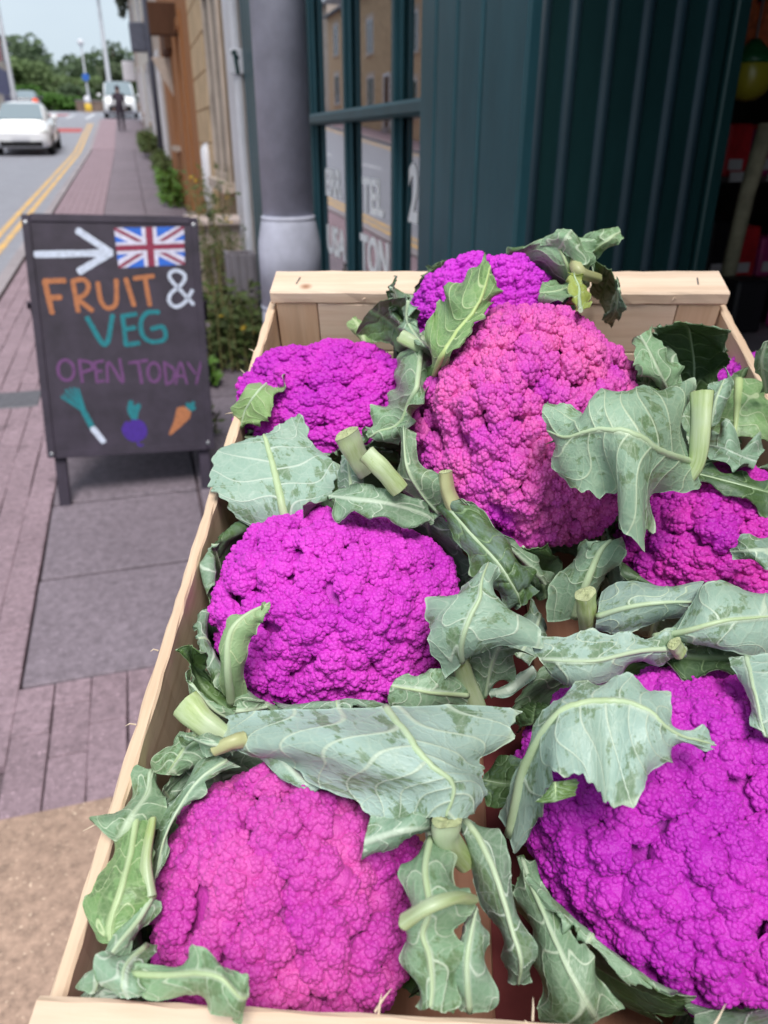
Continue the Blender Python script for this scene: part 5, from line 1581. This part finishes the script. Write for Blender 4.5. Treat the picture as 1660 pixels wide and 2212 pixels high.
def house(label, y0, y1, wallm, x=.75, side=1, h=5.7, doors=((.3, 'door'),), wins=(.65,), frame=WPAINT, doorm=TIMB2, quoins=None, group=None, shopm=None, roofm=SLATE):
    """terraced house; side=1: facade faces -X at x, side=-1: faces +X"""
    zb = min(gz(y0), gz(y1)) - .3
    zt = gz((y0 + y1) / 2) + h
    t = thing('terraced_house', label, 'house', (0, 0, 0), 0, group)
    g0 = gz((y0 + y1) / 2)
    def bx(nm, d0, d1, ya, yb, za, zc, m_, par=t, bev=0.0):
        return box(nm, (x + side * d0, ya, za), (x + side * d1, yb, zc), m_, par, bev)
    bx('wall', 0, .3, y0 + .002, y1 - .002, zb, zt, wallm)
    L = y1 - y0
    bx('rear_wall', 5.0, 5.3, y0 + .002, y1 - .002, zb, zt, wallm)
    bx('gable_wall', .305, 4.995, y0 + .004, y0 + .25, zb, zt, wallm)
    bx('gable_wall', .305, 4.995, y1 - .25, y1 - .004, zb, zt, wallm)
    mb = MB().prism([(x - side * .28, zt + .002), (x + side * 2.65, zt + 2.0), (x + side * 5.58, zt + .002)], y0 + .003, y1 - .003, 'y')
    rf = mb.build('roof', roofm, t)
    bx('chimney', 2.3, 3.0, y1 - .9, y1 - .3, zt + 1.5, zt + 3.1, wallm, rf)
    bx('gutter', -.40, -.29, y0 + .01, y1 - .01, zt - .08, zt + .0, PIPE)
    for f, kind in doors:
        yc = y0 + L * f
        d = bx('door', -.012, -.002, yc - .45, yc + .45, g0 + .1, g0 + 2.15, doorm)
        for ya, yb, za, zc in ((yc - .56, yc - .455, g0 + .05, g0 + 2.28), (yc + .455, yc + .56, g0 + .05, g0 + 2.28), (yc - .45, yc + .45, g0 + 2.155, g0 + 2.28)):
            bx('door_frame', -.05, -.002, ya, yb, za, zc, frame, d, .006)
        bx('doorstep', -.16, -.004, yc - .5, yc + .5, gz(yc) - .05, g0 + .095, KERB, d)
    for f in wins:
        for z0, z1 in ((.95, 2.25), (3.3, 4.6)):
            yc = y0 + L * f
            wn = bx('window', -.010, -.003, yc - .5, yc + .5, g0 + z0, g0 + z1, GLASSD)
            for ya, yb, za, zc in ((yc - .57, yc - .5, z0 - .05, z1 + .05), (yc + .5, yc + .57, z0 - .05, z1 + .05), (yc - .498, yc + .498, z1 + .001, z1 + .05), (yc - .498, yc + .498, z0 - .05, z0 - .001), (yc - .03, yc + .03, z0, z1)):
                bx('window_frame', -.035, -.011, ya, yb, g0 + za, g0 + zc, frame, wn)
            bx('window_sill', -.10, -.002, yc - .65, yc + .65, g0 + z0 - .13, g0 + z0 - .055, PALEST, wn)
            bx('lintel', -.02, -.001, yc - .65, yc + .65, g0 + z1 + .055, g0 + z1 + .25, PALEST, wn)
    if quoins:
        ya, yb, m_ = quoins
        z = g0 + .0
        k = 0
        while z < zt - .3:
            wq = 0 if k % 2 else .12
            bx('quoin_stone', -.03, .002, ya + wq, yb - .004, z, z + .285, m_, t, .008)
            z += .293
            k += 1
    return t
STONEB = plain('yellow_quoin_stone', (.58, .42, .26), .9, .2, .2, 4, .5)
hA = house('tan rendered house with white door surround next to the green shop', 5.59, 9.45, RENDER, quoins=(7.9, 9.42, STONEB), doors=(), wins=(.42,), frame=PALEST)
# white door case and downpipe close to the green shop
box('door_case', (.685, 5.60, gz(5.7)), (.748, 5.74, 2.9), WPAINT, hA, .02)
box('door_case', (.715, 5.745, gz(5.9)), (.748, 6.28, 2.9), WPAINT, hA, .01)
box('door_case_bracket', (.66, 5.585, 1.88), (.747, 5.598, 2.02), WPAINT, hA, .03)
box('plinth_stone', (.60, 5.60, gz(5.6) - .05), (.684, 6.15, .58), PALEST, hA, .02)
mb = MB().tube([(.70, 8.36, .50), (.70, 8.36, 1.42), (.72, 8.40, 1.44)], .055, 12)
mb.build('white_pipe', WPAINT, hA, True)
hB = house('orange brown timber shop with boarded front', 9.46, 16.5, TIMB, h=5.5, doors=((.22, ''), ), wins=(.6,), frame=TIMB, doorm=TIMB2)
for k in range(22):
    y = 9.5 + k * .31
    box('cladding_board', (.725, y, gz(y)), (.748, y + .29, gz(y) + 2.9), TIMB, hB, .004)
box('projecting_sign', (.40, 11.2, 2.66), (.745, 11.34, 3.00), TIMB2, hB, .01)
box('awning_box', (.62, 12.6, 2.62), (.745, 13.6, 2.95), TIMB2, hB, .03)
MB().prism([(.745, 2.60), (.745, 2.05), (.45, 2.60)], 13.3, 13.36, 'y').build('bracket', PALEST, hB)
hC = house('pale pinkish stone house with a dark downpipe', 16.51, 23.2, PALEST, doors=((.3, ''),), wins=(.7,))
MB().tube([(.69, 20.5, gz(20.5)), (.69, 20.5, gz(20.5) + 5.6)], .06, 10).build('downpipe', PIPE, hC, True)
hD = house('cream white rendered house with grey box lamp over its door', 23.21, 31, WREND, doors=((.25, ''),), wins=(.65,))
box('lamp_box', (.35, 24.0, gz(24) + 2.6), (.745, 24.4, gz(24) + 3.25), PIPE, hD, .03)
hE = house('cream white rendered house with a plain front, fifth from the shop', 31.01, 39.5, WREND, doors=((.35, ''),), wins=(.7,))
hF = house('pink stone house at the far end of the terrace, ivy at its eaves', 39.51, 46.8, PALEST, doors=((.3, ''),), wins=(.7,))
IVY = plain('ivy_leaf', (.030, .040, .022), .6, .3, .5, 3)
rr = random.Random(5)
def leaf_cloud(lobes, n, size, rr, flat=.9):
    mb = MB()
    tot = sum(l[3] * l[4] * l[5] for l in lobes)
    for (cx, cy, cz, rx, ry, rz) in lobes:
        k = max(8, int(n * rx * ry * rz / tot)) if len(lobes) > 1 else n
        for _ in range(k):
            while True:
                d = Vector((rr.gauss(0, 1), rr.gauss(0, 1), rr.gauss(0, 1)))
                if d.length > .1:
                    break
            d.normalize()
            q = rr.random() ** .35
            c = Vector((cx + d.x * rx * q, cy + d.y * ry * q, cz + d.z * rz * q))
            a = Vector((rr.gauss(0, 1), rr.gauss(0, 1), rr.gauss(0, .6))).normalized()
            b = a.orthogonal().normalized()
            b = (b + Vector((rr.gauss(0, .5), rr.gauss(0, .5), rr.gauss(0, .5)))).normalized()
            s1, s2 = size * rr.uniform(.6, 1.3), size * rr.uniform(.35, .8)
            n_ = len(mb.v)
            mb.v += [tuple(c - a * s1), tuple(c - b * s2 + a * s1 * .1), tuple(c + a * s1), tuple(c + b * s2 + a * s1 * .1)]
            mb.f.append((n_, n_ + 1, n_ + 2, n_ + 3))
    return mb
leaf_cloud([(.45, 43.5, gz(43) + 5.3, .3, 1.4, .8), (.40, 42, gz(43) + 4.6, .2, .8, .5)], 700, .09, rr).build('ivy', IVY, hF)
ws = thing('projecting_shop_sign', 'white projecting sign hanging off the terrace far up the street', 'sign', (.40, 44, gz(44)))
box('panel', (-.29, -.04, 1.78), (.28, .04, 2.62), WPAINT, ws, .04)
MB().tube([(-.2, 0, 2.66), (.345, 0, 2.66)], .03, 8).build('bracket', PIPE, ws)

# low wall and planter at the foot of the tan house
GREYW = wood('silvered_wood', (.25, .225, .255), 'z')
lw = thing('low_stone_wall', 'low pinkish stone wall with a pale coping by the tan house', 'wall', (0, 0, 0))
box('wall', (.36, 6.22, gz(6.3) - .03), (.735, 6.50, .93), PALEST, lw, .01)
box('coping', (.32, 6.17, .932), (.745, 6.55, .985), plain('pale_coping', (.62, .50, .46), .8, .3, .15, 8), lw, .012)
pl = thing('wooden_planter', 'silvered wooden planter box half hidden in the weeds', 'planter', (0, 0, 0))
for k in range(3):
    box('plank', (.535 + k * .05, 5.26, gz(5.3) - .02), (.582 + k * .05, 5.28, .845 - .004 * k), GREYW, pl, .003)
    box('plank', (.535 + k * .05, 5.46, gz(5.3) - .02), (.582 + k * .05, 5.48, .84), GREYW, pl, .003)
for k in range(3):
    box('plank', (.513, 5.285 + k * .058, gz(5.3) - .02), (.533, 5.340 + k * .058, .85), GREYW, pl, .003)
    box('plank', (.685, 5.285 + k * .058, gz(5.3) - .02), (.703, 5.340 + k * .058, .84), GREYW, pl, .003)

# weeds
WEED = plain('weed_leaf', (.060, .085, .022), .7, .3, .5, 8)
WEEDP = plain('dry_weed_stem', (.20, .175, .075), .8, .2, .3, 12)
GLEAF = plain('fresh_weed_leaf', (.075, .155, .022), .6, .3, .4, 8)
FLY = plain('yellow_weed_flower', (.50, .33, .03), .7, .2, .2, 20)
def weeds(label, boxes, n, hmax, seed, flower=0, leafm=WEED, leaf=.022, stems=True):
    rr = random.Random(seed)
    x0, x1, y0, y1 = boxes
    t = thing('weed_clump', label, 'weeds', ((x0 + x1) / 2, (y0 + y1) / 2, gz((y0 + y1) / 2)))
    ms, ml, mf = MB(), MB(), MB()
    for i in range(n):
        b = Vector((rr.uniform(x0, x1) - (x0 + x1) / 2, rr.uniform(y0, y1) - (y0 + y1) / 2, 0))
        h = hmax * rr.uniform(.35, 1.0)
        lean = Vector((rr.uniform(-.25, .12), rr.uniform(-.25, .25), 0)) * h * .6
        p1 = b + lean * .4 + Vector((0, 0, h * .55))
        p2 = b + lean + Vector((0, 0, h))
        if stems:
            ms.tube([b, p1, p2], [.004, .003, .0015], 5, False)
        for k in range(rr.randint(10, 18)):
            f = rr.uniform(.08, 1)
            c = (b.lerp(p1, f / .55) if f < .55 else p1.lerp(p2, (f - .55) / .45))
            a = Vector((rr.gauss(0, 1), rr.gauss(0, 1), rr.gauss(.3, .6))).normalized()
            w = a.orthogonal().normalized()
            s_ = leaf * rr.uniform(.6, 1.6)
            n_ = len(ml.v)
            ml.v += [tuple(c), tuple(c + a * s_ + w * s_ * .45), tuple(c + a * s_ * 2.1), tuple(c + a * s_ - w * s_ * .45)]
            ml.f.append((n_, n_ + 1, n_ + 2, n_ + 3))
        if flower and rr.random() < flower:
            for q in range(rr.randint(1, 3)):
                c = p2 + Vector((rr.gauss(0, .03), rr.gauss(0, .03), rr.gauss(0, .03)))
                mf.lathe([(.004, -.004), (.016, .0), (.012, .005), (.003, .008)], 8, tuple(c))
    if stems:
        o = ms.build('stem', WEEDP, t)
    ml.build('foliage', leafm, t)
    if mf.v:
        structure(mf.build('flower', FLY, t), 'stuff')
    return t
weeds('tall straggly weeds with small yellow flowers against the tan house', (.40, .68, 5.62, 7.0), 110, 1.10, 11, .10, leaf=.020)
weeds('dark green bushy weeds at the foot of the lamp post', (.22, .72, 4.75, 5.5), 130, .52, 12, .06, leaf=.026)
weeds('leafy green weed by the corner of the chalkboard sign', (.12, .30, 4.5, 4.95), 26, .22, 13, 0, GLEAF, .03)
weeds('low weeds in the paving joint under the far bush', (-.05, .25, 3.75, 4.3), 20, .09, 18, 0, WEED, .02)
weeds('bright green weed growing at the timber shop wall', (.45, .72, 13.2, 15.2), 60, .5, 14, 0, GLEAF, .05)
weeds('dark green weeds along the wall past the timber shop', (.5, .72, 16.5, 20.5), 80, .6, 15, 0, WEED, .05)
weeds('long strip of weeds at the foot of the cream houses', (.35, .72, 24, 34), 140, .6, 16, 0, WEED, .06)

# ------------------------------------------------------------------ houses across the road
def opp_house(label, y0, y1, wallm, **k):
    return house(label, y0, y1, wallm, x=-9.76, side=-1, **k)
cols = [BRICKM, STONE, BRICKM, WREND, BRICKM, STONE, BRICKM, PALEST]
labs = ['tan brick house across the road, nearest in the window reflection', 'tan stone house across the road, second in the window reflection', 'tan brick house across the road with dark doors, third in the row',
        'cream house across the road in the middle of the row', 'tan brick house across the road, fifth in the row', 'stone house across the road beyond the brick one',
        'tan brick house near the far end across the road', 'pink stone house at the left edge, far end across the road']
y = 3.0
for k, (m_, lb) in enumerate(zip(cols, labs)):
    w = 6.6 if k < 7 else 7.5
    opp_house(lb, y, y + w, m_, doors=((.25, ''),), wins=(.68,), h=5.2 + (k % 3) * .3)
    y += w + .03
hG = house('pinkish house with a dark purple shop front at the left edge of the view', 68, 80, PALEST, x=-8.75, side=-1, doors=((.3, ''),), wins=(.7,), h=5.0)
box('shop_fascia', (-8.749, 67.99, gz(70) + .3), (-8.60, 79, gz(70) + 2.9), plain('purple_shop_paint', (.10, .085, .19), .5, .4, .2, 4), hG)
box('hanging_banner', (-8.58, 70, gz(70) + 3.2), (-8.1, 70.1, gz(70) + 4.9), plain('pink_banner', (.34, .18, .2), .8, .2, .2, 4), hG)

# ------------------------------------------------------------------ vehicles
CARW = N('white_car_paint').set(Base_Color=(.80, .80, .82), Roughness=.22, Specular_IOR_Level=.6, Coat_Weight=.6, Coat_Roughness=.05).m
CARD = N('dark_car_paint').set(Base_Color=(.035, .035, .06), Roughness=.25, Specular_IOR_Level=.6, Coat_Weight=.6).m
TYRE = plain('tyre_rubber', (.015, .015, .016), .8, .3, .2, 20)
RIMM = N('wheel_rim').set(Base_Color=(.5, .5, .52), Roughness=.3, Metallic=1.0).m
LAMPG = N('headlight_glass').set(Base_Color=(.62, .62, .60), Roughness=.12, Specular_IOR_Level=.8).m
PLATE = plain('number_plate_white', (.62, .62, .66), .5, .4, .05, 10)
WSC = N('windscreen_glass').set(Base_Color=(.20, .25, .28), Roughness=.08, Specular_IOR_Level=1.0).m  # base colour lightened to stand in for the reflected sky
def loft(sections, seg=20):
    """sections: (y, zlo, zhi, halfwidth_low, halfwidth_high, roundness)"""
    V, F = [], []
    for (y, z0, z1, w0, w1, rd) in sections:
        zc, hz = (z0 + z1) / 2, (z1 - z0) / 2
        for k in range(seg):
            a = 2 * math.pi * (k + .5) / seg
            ca, sa = math.cos(a), math.sin(a)
            px = math.copysign(abs(ca) ** rd, ca)
            pz = math.copysign(abs(sa) ** rd, sa)
            f = (pz + 1) / 2
            V.append((px * (w0 * (1 - f) + w1 * f), y, zc + pz * hz))
    for i in range(len(sections) - 1):
        for k in range(seg):
            k2 = (k + 1) % seg
            F.append((i * seg + k, i * seg + k2, i * seg + seg + k2, i * seg + seg + k)[::-1])
    F.append(tuple(range(seg)))
    n = (len(sections) - 1) * seg
    F.append(tuple(reversed(range(n, n + seg))))
    return V, F
def vehicle(label, cat, paintm, loc, rz, body, cabin, wheels, wr, hw, screen, plate_z, grille, lights, mirrors, group=None, name='parked_car'):
    t = thing(name, label, cat, loc, rz, group)
    V, F = loft(body)
    mesh_obj('body', V, F, paintm, t, True)
    V, F = loft(cabin)
    mesh_obj('cabin', V, F, paintm, t, True)
    (ya, za, wa), (yb, zb, wb) = screen
    def quad(nm, pts, m_, off):
        pts = [Vector(p) for p in pts]
        n = (pts[1] - pts[0]).cross(pts[2] - pts[0]).normalized()
        if n.y > 0 and nm != 'side_window':
            n = -n
        q = [tuple(p + n * off) for p in pts] + [tuple(p + n * (off - .02)) for p in pts]
        return mesh_obj(nm, q, [(0, 1, 2, 3), (7, 6, 5, 4), (0, 4, 5, 1), (1, 5, 6, 2), (2, 6, 7, 3), (3, 7, 4, 0)], m_, t)
    quad('windscreen', [(-wa, ya, za), (wa, ya, za), (wb, yb, zb), (-wb, yb, zb)], WSC, .03)
    for s_ in (-1, 1):
        for y in wheels:
            w = bpy.data.objects.new('wheel', None)
            COL.objects.link(w); w.parent = t
            w.location = (s_ * (hw - .11), y, wr)
            w.rotation_euler = (0, s_ * math.pi / 2, 0)
            MB().lathe([(wr * .62, -.10), (wr * .95, -.10), (wr, -.07), (wr, .07), (wr * .95, .10), (wr * .62, .10)], 24).build('tyre', TYRE, w, True)
            MB().lathe([(wr * .60, -.05), (wr * .60, .085), (wr * .2, .07), (wr * .1, .09)], 20).build('rim', RIMM, w, True)
    for s_ in (-1, 1):
        lx, ly, lz, lw, lh = lights
        mb = MB().lathe([(.05, -.5), (.75, -.35), (1, 0), (.75, .35), (.05, .5)], 14)
        mb.v = [(s_ * lx + p[0] * lw, ly + p[1] * .10, lz + p[2] * lh) for p in mb.v]
        mb.build('headlight', LAMPG, t, True)
        mx_, my_, mz_ = mirrors
        MB().box((s_ * mx_ - .10, my_ - .07, mz_), (s_ * mx_ + .10, my_ + .07, mz_ + .15), .04).build('mirror', paintm, t, True)
    gy, gz0, gz1, gw = grille
    box('grille', (-gw, gy - .01, gz0), (gw, gy + .12, gz1), TYRE, t, .03)
    box('number_plate', (-.26, gy - .035, plate_z), (.26, gy - .012, plate_z + .11), PLATE, t)
    return t
carbody = [(0, .42, .66, .62, .60, .5), (.06, .26, .72, .80, .74, .45), (.35, .20, .80, .86, .80, .42), (.9, .19, .92, .875, .84, .40), (1.6, .19, 1.0, .88, .86, .40), (2.6, .19, 1.0, .88, .86, .40), (3.7, .20, 1.02, .87, .82, .42), (4.3, .28, 1.0, .82, .72, .45), (4.45, .45, .92, .72, .65, .5)]
carcab = [(.95, .85, .93, .70, .68, .5), (1.3, .85, 1.14, .76, .66, .5), (1.75, .85, 1.39, .78, .62, .5), (2.2, .85, 1.48, .78, .60, .5), (2.9, .85, 1.46, .77, .58, .5), (3.7, .85, 1.28, .74, .56, .5), (4.3, .85, 1.0, .66, .54, .5)]
vehicle('white saloon car driving towards the viewer on the left', 'car', CARW, (-3.17, 28.2, gz(28.2) - .10), 0, carbody, carcab, (.85, 3.55), .31, .88, ((1.02, .98, .66), (1.78, 1.40, .55)), .44, (-.005, .27, .43, .60), (.62, .12, .68, .19, .17), (.98, 1.25, .98), name='white_car').rotation_euler[0] = math.atan(.05)
vehicle('dark car parked far up the road beyond the white saloon', 'car', CARD, (-6.0, 58, gz(58) - .10), 0, carbody, carcab, (.85, 3.55), .31, .88, ((1.02, .98, .66), (1.78, 1.40, .55)), .44, (-.005, .27, .43, .60), (.62, .12, .68, .19, .17), (.98, 1.25, .98), name='dark_car')
vanbody = [(0, .45, .80, .70, .68, .45), (.08, .30, .95, .86, .80, .40), (.4, .22, 1.08, .93, .88, .36), (.9, .22, 1.16, .95, .92, .34), (2.0, .22, 1.25, .96, .94, .3), (4.6, .25, 1.25, .95, .93, .3), (4.8, .3, 1.2, .92, .9, .3)]
vancab = [(.75, 1.0, 1.15, .80, .76, .45), (1.1, 1.0, 1.5, .88, .78, .4), (1.6, 1.0, 1.92, .92, .76, .35), (2.2, 1.0, 1.98, .93, .78, .32), (4.5, 1.0, 1.96, .92, .80, .3), (4.78, 1.0, 1.9, .90, .78, .3)]
vehicle('white van facing the viewer at the far end of the pavement', 'van', CARW, (-.25, 51.8, gz(51.8) - .10), 0, vanbody, vancab, (.95, 3.9), .33, .96, ((.74, 1.20, .78), (1.52, 1.90, .66)), .48, (-.01, .34, .66, .64), (.68, .17, .88, .20, .22), (1.10, 1.3, 1.15), name='white_van')

# ------------------------------------------------------------------ person walking up the pavement
CLO = plain('dark_clothing', (.05, .04, .055), .9, .2, .3, 12)
SKIN = plain('skin', (.42, .24, .17), .6, .3, .1, 20)
def person(loc):
    t = thing('person', 'person in dark clothing walking on the pavement in front of the white van', 'person', loc)
    pts = {'pelvis': (0, 0, .92, .16), 'waist': (0, 0, 1.08, .155), 'chest': (0, .01, 1.30, .19), 'neck': (0, .01, 1.46, .055), 'head0': (0, -.01, 1.56, .085), 'head1': (0, -.01, 1.67, .07),
           'hl': (-.09, 0, .86, .10), 'kl': (-.09, -.10, .48, .065), 'al': (-.09, -.02, .09, .045), 'tl': (-.09, -.17, .04, .035),
           'hr': (.09, 0, .86, .10), 'kr': (.09, .04, .48, .065), 'ar': (.09, .22, .12, .045), 'tr': (.09, .12, .04, .035),
           'sl': (-.19, .01, 1.38, .065), 'el': (-.24, .06, 1.12, .045), 'wl': (-.24, .0, .88, .033), 'fl': (-.23, -.03, .78, .03),
           'sr': (.19, .01, 1.38, .065), 'er': (.24, -.02, 1.12, .045), 'wr': (.24, -.12, .90, .033), 'fr': (.23, -.17, .82, .03)}
    names = list(pts)
    ed = [('pelvis', 'waist'), ('waist', 'chest'), ('chest', 'neck'), ('neck', 'head0'), ('head0', 'head1'), ('pelvis', 'hl'), ('hl', 'kl'), ('kl', 'al'), ('al', 'tl'), ('pelvis', 'hr'), ('hr', 'kr'), ('kr', 'ar'), ('ar', 'tr'),
          ('chest', 'sl'), ('sl', 'el'), ('el', 'wl'), ('wl', 'fl'), ('chest', 'sr'), ('sr', 'er'), ('er', 'wr'), ('wr', 'fr')]
    me = bpy.data.meshes.new('body')
    me.from_pydata([pts[n][:3] for n in names], [(names.index(a), names.index(b)) for a, b in ed], [])
    o = bpy.data.objects.new('body', me)
    COL.objects.link(o)
    o.modifiers.new('Skin', 'SKIN')
    for i, n in enumerate(names):
        me.skin_vertices[0].data[i].radius = (pts[n][3], pts[n][3])
    me.skin_vertices[0].data[0].use_root = True
    sb = o.modifiers.new('Sub', 'SUBSURF')
    sb.levels = sb.render_levels = 2
    dg = bpy.context.evaluated_depsgraph_get()
    me2 = bpy.data.meshes.new_from_object(o.evaluated_get(dg))
    bpy.data.objects.remove(o)
    me2.materials.clear()
    me2.materials.append(CLO); me2.materials.append(SKIN)
    for p in me2.polygons:
        p.use_smooth = True
        if p.center.z > 1.47 or (p.center.z < .86 and abs(p.center.x) > .2):
            p.material_index = 1
    b = bpy.data.objects.new('body', me2)
    COL.objects.link(b); b.parent = t
    mb = MB().lathe([(.03, .105), (.075, .085), (.098, .03), (.10, -.03), (.09, -.06)], 16, (0, .012, 1.62))
    mb.build('hair', CLO, t, True)
    mb = MB().lathe([(.004, -.012), (.02, -.006), (.02, .006), (.004, .02)], 8, (0, -.10, 1.60))
    mb.build('nose', SKIN, t, True)
    return t
person((-.22, 38.0, gz(38)))

# ------------------------------------------------------------------ street furniture far away
STEEL = plain('galvanised_steel', (.36, .37, .41), .5, .5, .12, 3)
def column(label, x, y, h, arm=True, r=.09, globe=False):
    t = thing('street_light', label, 'street light', (x, y, gz(y) - .05))
    MB().lathe([(r * 1.4, 0), (r * 1.4, 1.2), (r, 1.3), (r * .6, h)], 14).build('column', STEEL, t, True)
    if globe:
        MB().lathe([(.05, h - .02), (.20, h + .1), (.24, h + .24), (.18, h + .38), (.04, h + .44)], 14).build('lantern', WPAINT, t, True)
    else:
        MB().tube([(0, 0, h - .05), (0, -.1, h + .15), (0, -.7, h + .2)], [r * .55, r * .5, r * .4], 8).build('bracket', STEEL, t, True)
        MB().box((-.12, -1.2, h + .13), (.12, -.6, h + .27), .05).build('lantern', WPAINT, t)
    return t
cA = column('tall grey street light with a yellow box low on its column', -.80, 62, 6.6, r=.16)
box('yellow_box', (-.30, -.22, .95), (.28, -.16, 1.55), plain('yellow_sign_plate', (.70, .45, .05), .5, .4, .1, 10), cA, .02)
cB = column('shorter street light with a white round lantern and a blue disc sign', -2.62, 72, 4.45, globe=True)
mb = MB().lathe([(.27, 0), (.27, .02), (.25, .025)], 24)
mb.v = [(p[0], -.14 - p[2], 2.36 + p[1]) for p in mb.v]
mb.build('blue_disc', plain('blue_traffic_sign', (.03, .12, .45), .5, .4, .1, 10), cB)
cC = column('pale street light column at the left edge of the view', -5.0, 45, 6.0, r=.11)
bo = thing('traffic_bollard', 'white traffic bollard with yellow base in the road junction', 'bollard', (-2.60, 68, gz(68) - .1))
MB().box((-.22, -.12, .62), (.22, .12, 1.12), .09).build('head', WPAINT, bo, True)
MB().box((-.24, -.14, .08), (.24, .14, .615), .05).build('yellow_front', plain('yellow_sign_plate', (.70, .45, .05)), bo, True)
MB().box((-.5, -.4, -.1), (.5, .4, .078), .04).build('plinth', KERB, bo)
OR_ = N('fluorescent_orange').set(Base_Color=(.80, .085, .012), Roughness=.6).m
cone = thing('traffic_cone', 'orange road cone standing beyond the white saloon car', 'cone', (-3.83, 42, gz(42) - .1))
MB().box((-.28, -.28, 0), (.28, .28, .05), .02).build('base', OR_, cone)
MB().lathe([(.26, .05), (.24, .3), (.19, .8), (.12, 1.12), (.07, 1.18)], 18).build('cone', OR_, cone, True)
gw = thing('boundary_wall', 'brown stone boundary wall across the far junction', 'wall')
box('wall', (-4.2, 83, gz(83) - .4), (3.5, 83.4, gz(83) + .9), plain('brown_wall_stone', (.20, .14, .12), .9, .2, .3, 2, .5), gw)
box('coping', (-4.25, 82.95, gz(83) + .902), (3.55, 83.45, gz(83) + .98), KERB, gw)
gw = thing('boundary_wall', 'pinkish boundary wall on the left beyond the white saloon', 'wall')
box('wall', (-8.6, 60.3, gz(62) - .4), (-8.2, 67.5, gz(62) + 1.2), PALEST, gw)
box('coping', (-8.65, 60.25, gz(62) + 1.202), (-8.15, 67.55, gz(62) + 1.28), KERB, gw)

# ------------------------------------------------------------------ trees and the wooded hill
def foliage(name, c):
    g = N(name)
    geo = g.n('ShaderNodeNewGeometry')
    f = g.noise(geo.outputs['Position'], .55, 3, .6)
    rnd = g.n('ShaderNodeObjectInfo')
    col = g.ramp(f, [(.3, tuple(x * .6 for x in c)), (.55, c), (.75, tuple(x * 1.45 for x in c))])
    g.set(Base_Color=col, Roughness=.7, Specular_IOR_Level=.25)
    tr = g.n('ShaderNodeBsdfTranslucent')
    g.l(col, tr.inputs[0])
    ms = g.n('ShaderNodeMixShader')
    ms.inputs[0].default_value = .25
    g.l(g.b.outputs[0], ms.inputs[1]); g.l(tr.outputs[0], ms.inputs[2]); g.l(ms.outputs[0], g.out.inputs[0])
    return g.m
FOL = [foliage('mid_green_foliage', (.145, .205, .085)), foliage('dark_green_foliage', (.098, .140, .075)), foliage('bright_green_foliage', (.085, .185, .035)), foliage('grey_green_foliage', (.10, .13, .07))]
BARK = plain('bark', (.09, .07, .055), .9, .2, .3, 6, .5)
def tree(label, x, y, h, w, fm, seed, trunk=.3, group=None, n=1500, size=.30):
    rr = random.Random(seed)
    t = thing('tree', label, 'tree', (x, y, gz(y) - .45), 0, group)
    MB().tube([(0, 0, 0), (.05 * h * rr.uniform(-.3, .3), 0, h * trunk), (.1 * rr.uniform(-1, 1), 0, h * .75)], [.035 * h, .026 * h, .008 * h], 8).build('trunk', BARK, t, True)
    mb = MB()
    for k in range(5):
        a = rr.random() * 6.28
        mb.tube([(0, 0, h * (trunk + .05 * k)), (math.cos(a) * w * .25, math.sin(a) * w * .25, h * (trunk + .14 + .06 * k)), (math.cos(a) * w * .42, math.sin(a) * w * .42, h * (.55 + .07 * k))], [.014 * h, .010 * h, .004 * h], 6)
    mb.build('limbs', BARK, t, True)
    lobes = []
    for k in range(11):
        a = rr.random() * 6.28
        q = rr.uniform(.0, .38)
        zf = rr.uniform(trunk + .05, .88)
        s_ = rr.uniform(.16, .27)
        lobes.append((math.cos(a) * w * q, math.sin(a) * w * q, h * zf, w * s_, w * s_, h * s_ * .62))
    leaf_cloud(lobes, n, size, rr).build('crown', fm, t)
    return t
tree('rounded dark tree standing alone above the ridge behind the tall street light', -1.4, 150, 12.5, 5.5, FOL[1], 21, n=1800, size=.4)
tree('broad mid green tree behind the white saloon car', -11.8, 118, 7.2, 10, FOL[0], 22, size=.42, n=2200)
tree('mid green tree between the left edge and the round lantern', -5.8, 122, 6.2, 9, FOL[0], 23, size=.42, n=2000)
tree('grey green tree right of the blue disc sign', -.6, 116, 6.5, 8, FOL[3], 24, size=.42, n=1800)
tree('mid green tree behind the white van', 5.0, 110, 6.8, 8, FOL[0], 25, size=.42, n=1800)
tree('dark green tree at the far left behind the pink house', -18.5, 115, 8, 10, FOL[1], 26, size=.42, n=2000)
tree('dark rounded bush left of the blue disc sign', -5.0, 95, 3.4, 4.5, FOL[1], 27, .08, size=.26, n=1800)
tree('bright green bush over the roof of the white saloon', -9.6, 92, 3.0, 6.5, FOL[2], 28, .06, size=.24, n=2200)
tree('bright green bush beside the white bollard', -4.4, 88, 1.9, 5.0, FOL[2], 29, .06, size=.2, n=1800)
tree('low green bush at the left end of the boundary wall', -7.2, 90, 2.2, 4.6, FOL[2], 30, .06, size=.2, n=1600)
rr = random.Random(99)
lobes = []
for k in range(150):
    x = rr.uniform(-75, 60)
    y = rr.uniform(150, 235)
    lobes.append((x, y, gz(y) + rr.uniform(1.0, 7.0) + (2.4 if x < -8 else 1.2), rr.uniform(3.0, 5.5), rr.uniform(3, 5), rr.uniform(2.2, 4.2)))
structure(leaf_cloud(lobes, 30000, .75, rr).build('wooded_hill', FOL[1]), 'stuff')
lobes = []
for k in range(60):
    x = rr.uniform(-40, 30)
    y = rr.uniform(128, 150)
    lobes.append((x, y, gz(y) + rr.uniform(.5, 4.2), rr.uniform(2.0, 4), rr.uniform(2, 4), rr.uniform(1.6, 3.0)))
structure(leaf_cloud(lobes, 14000, .55, rr).build('wooded_slope', FOL[0]), 'stuff')
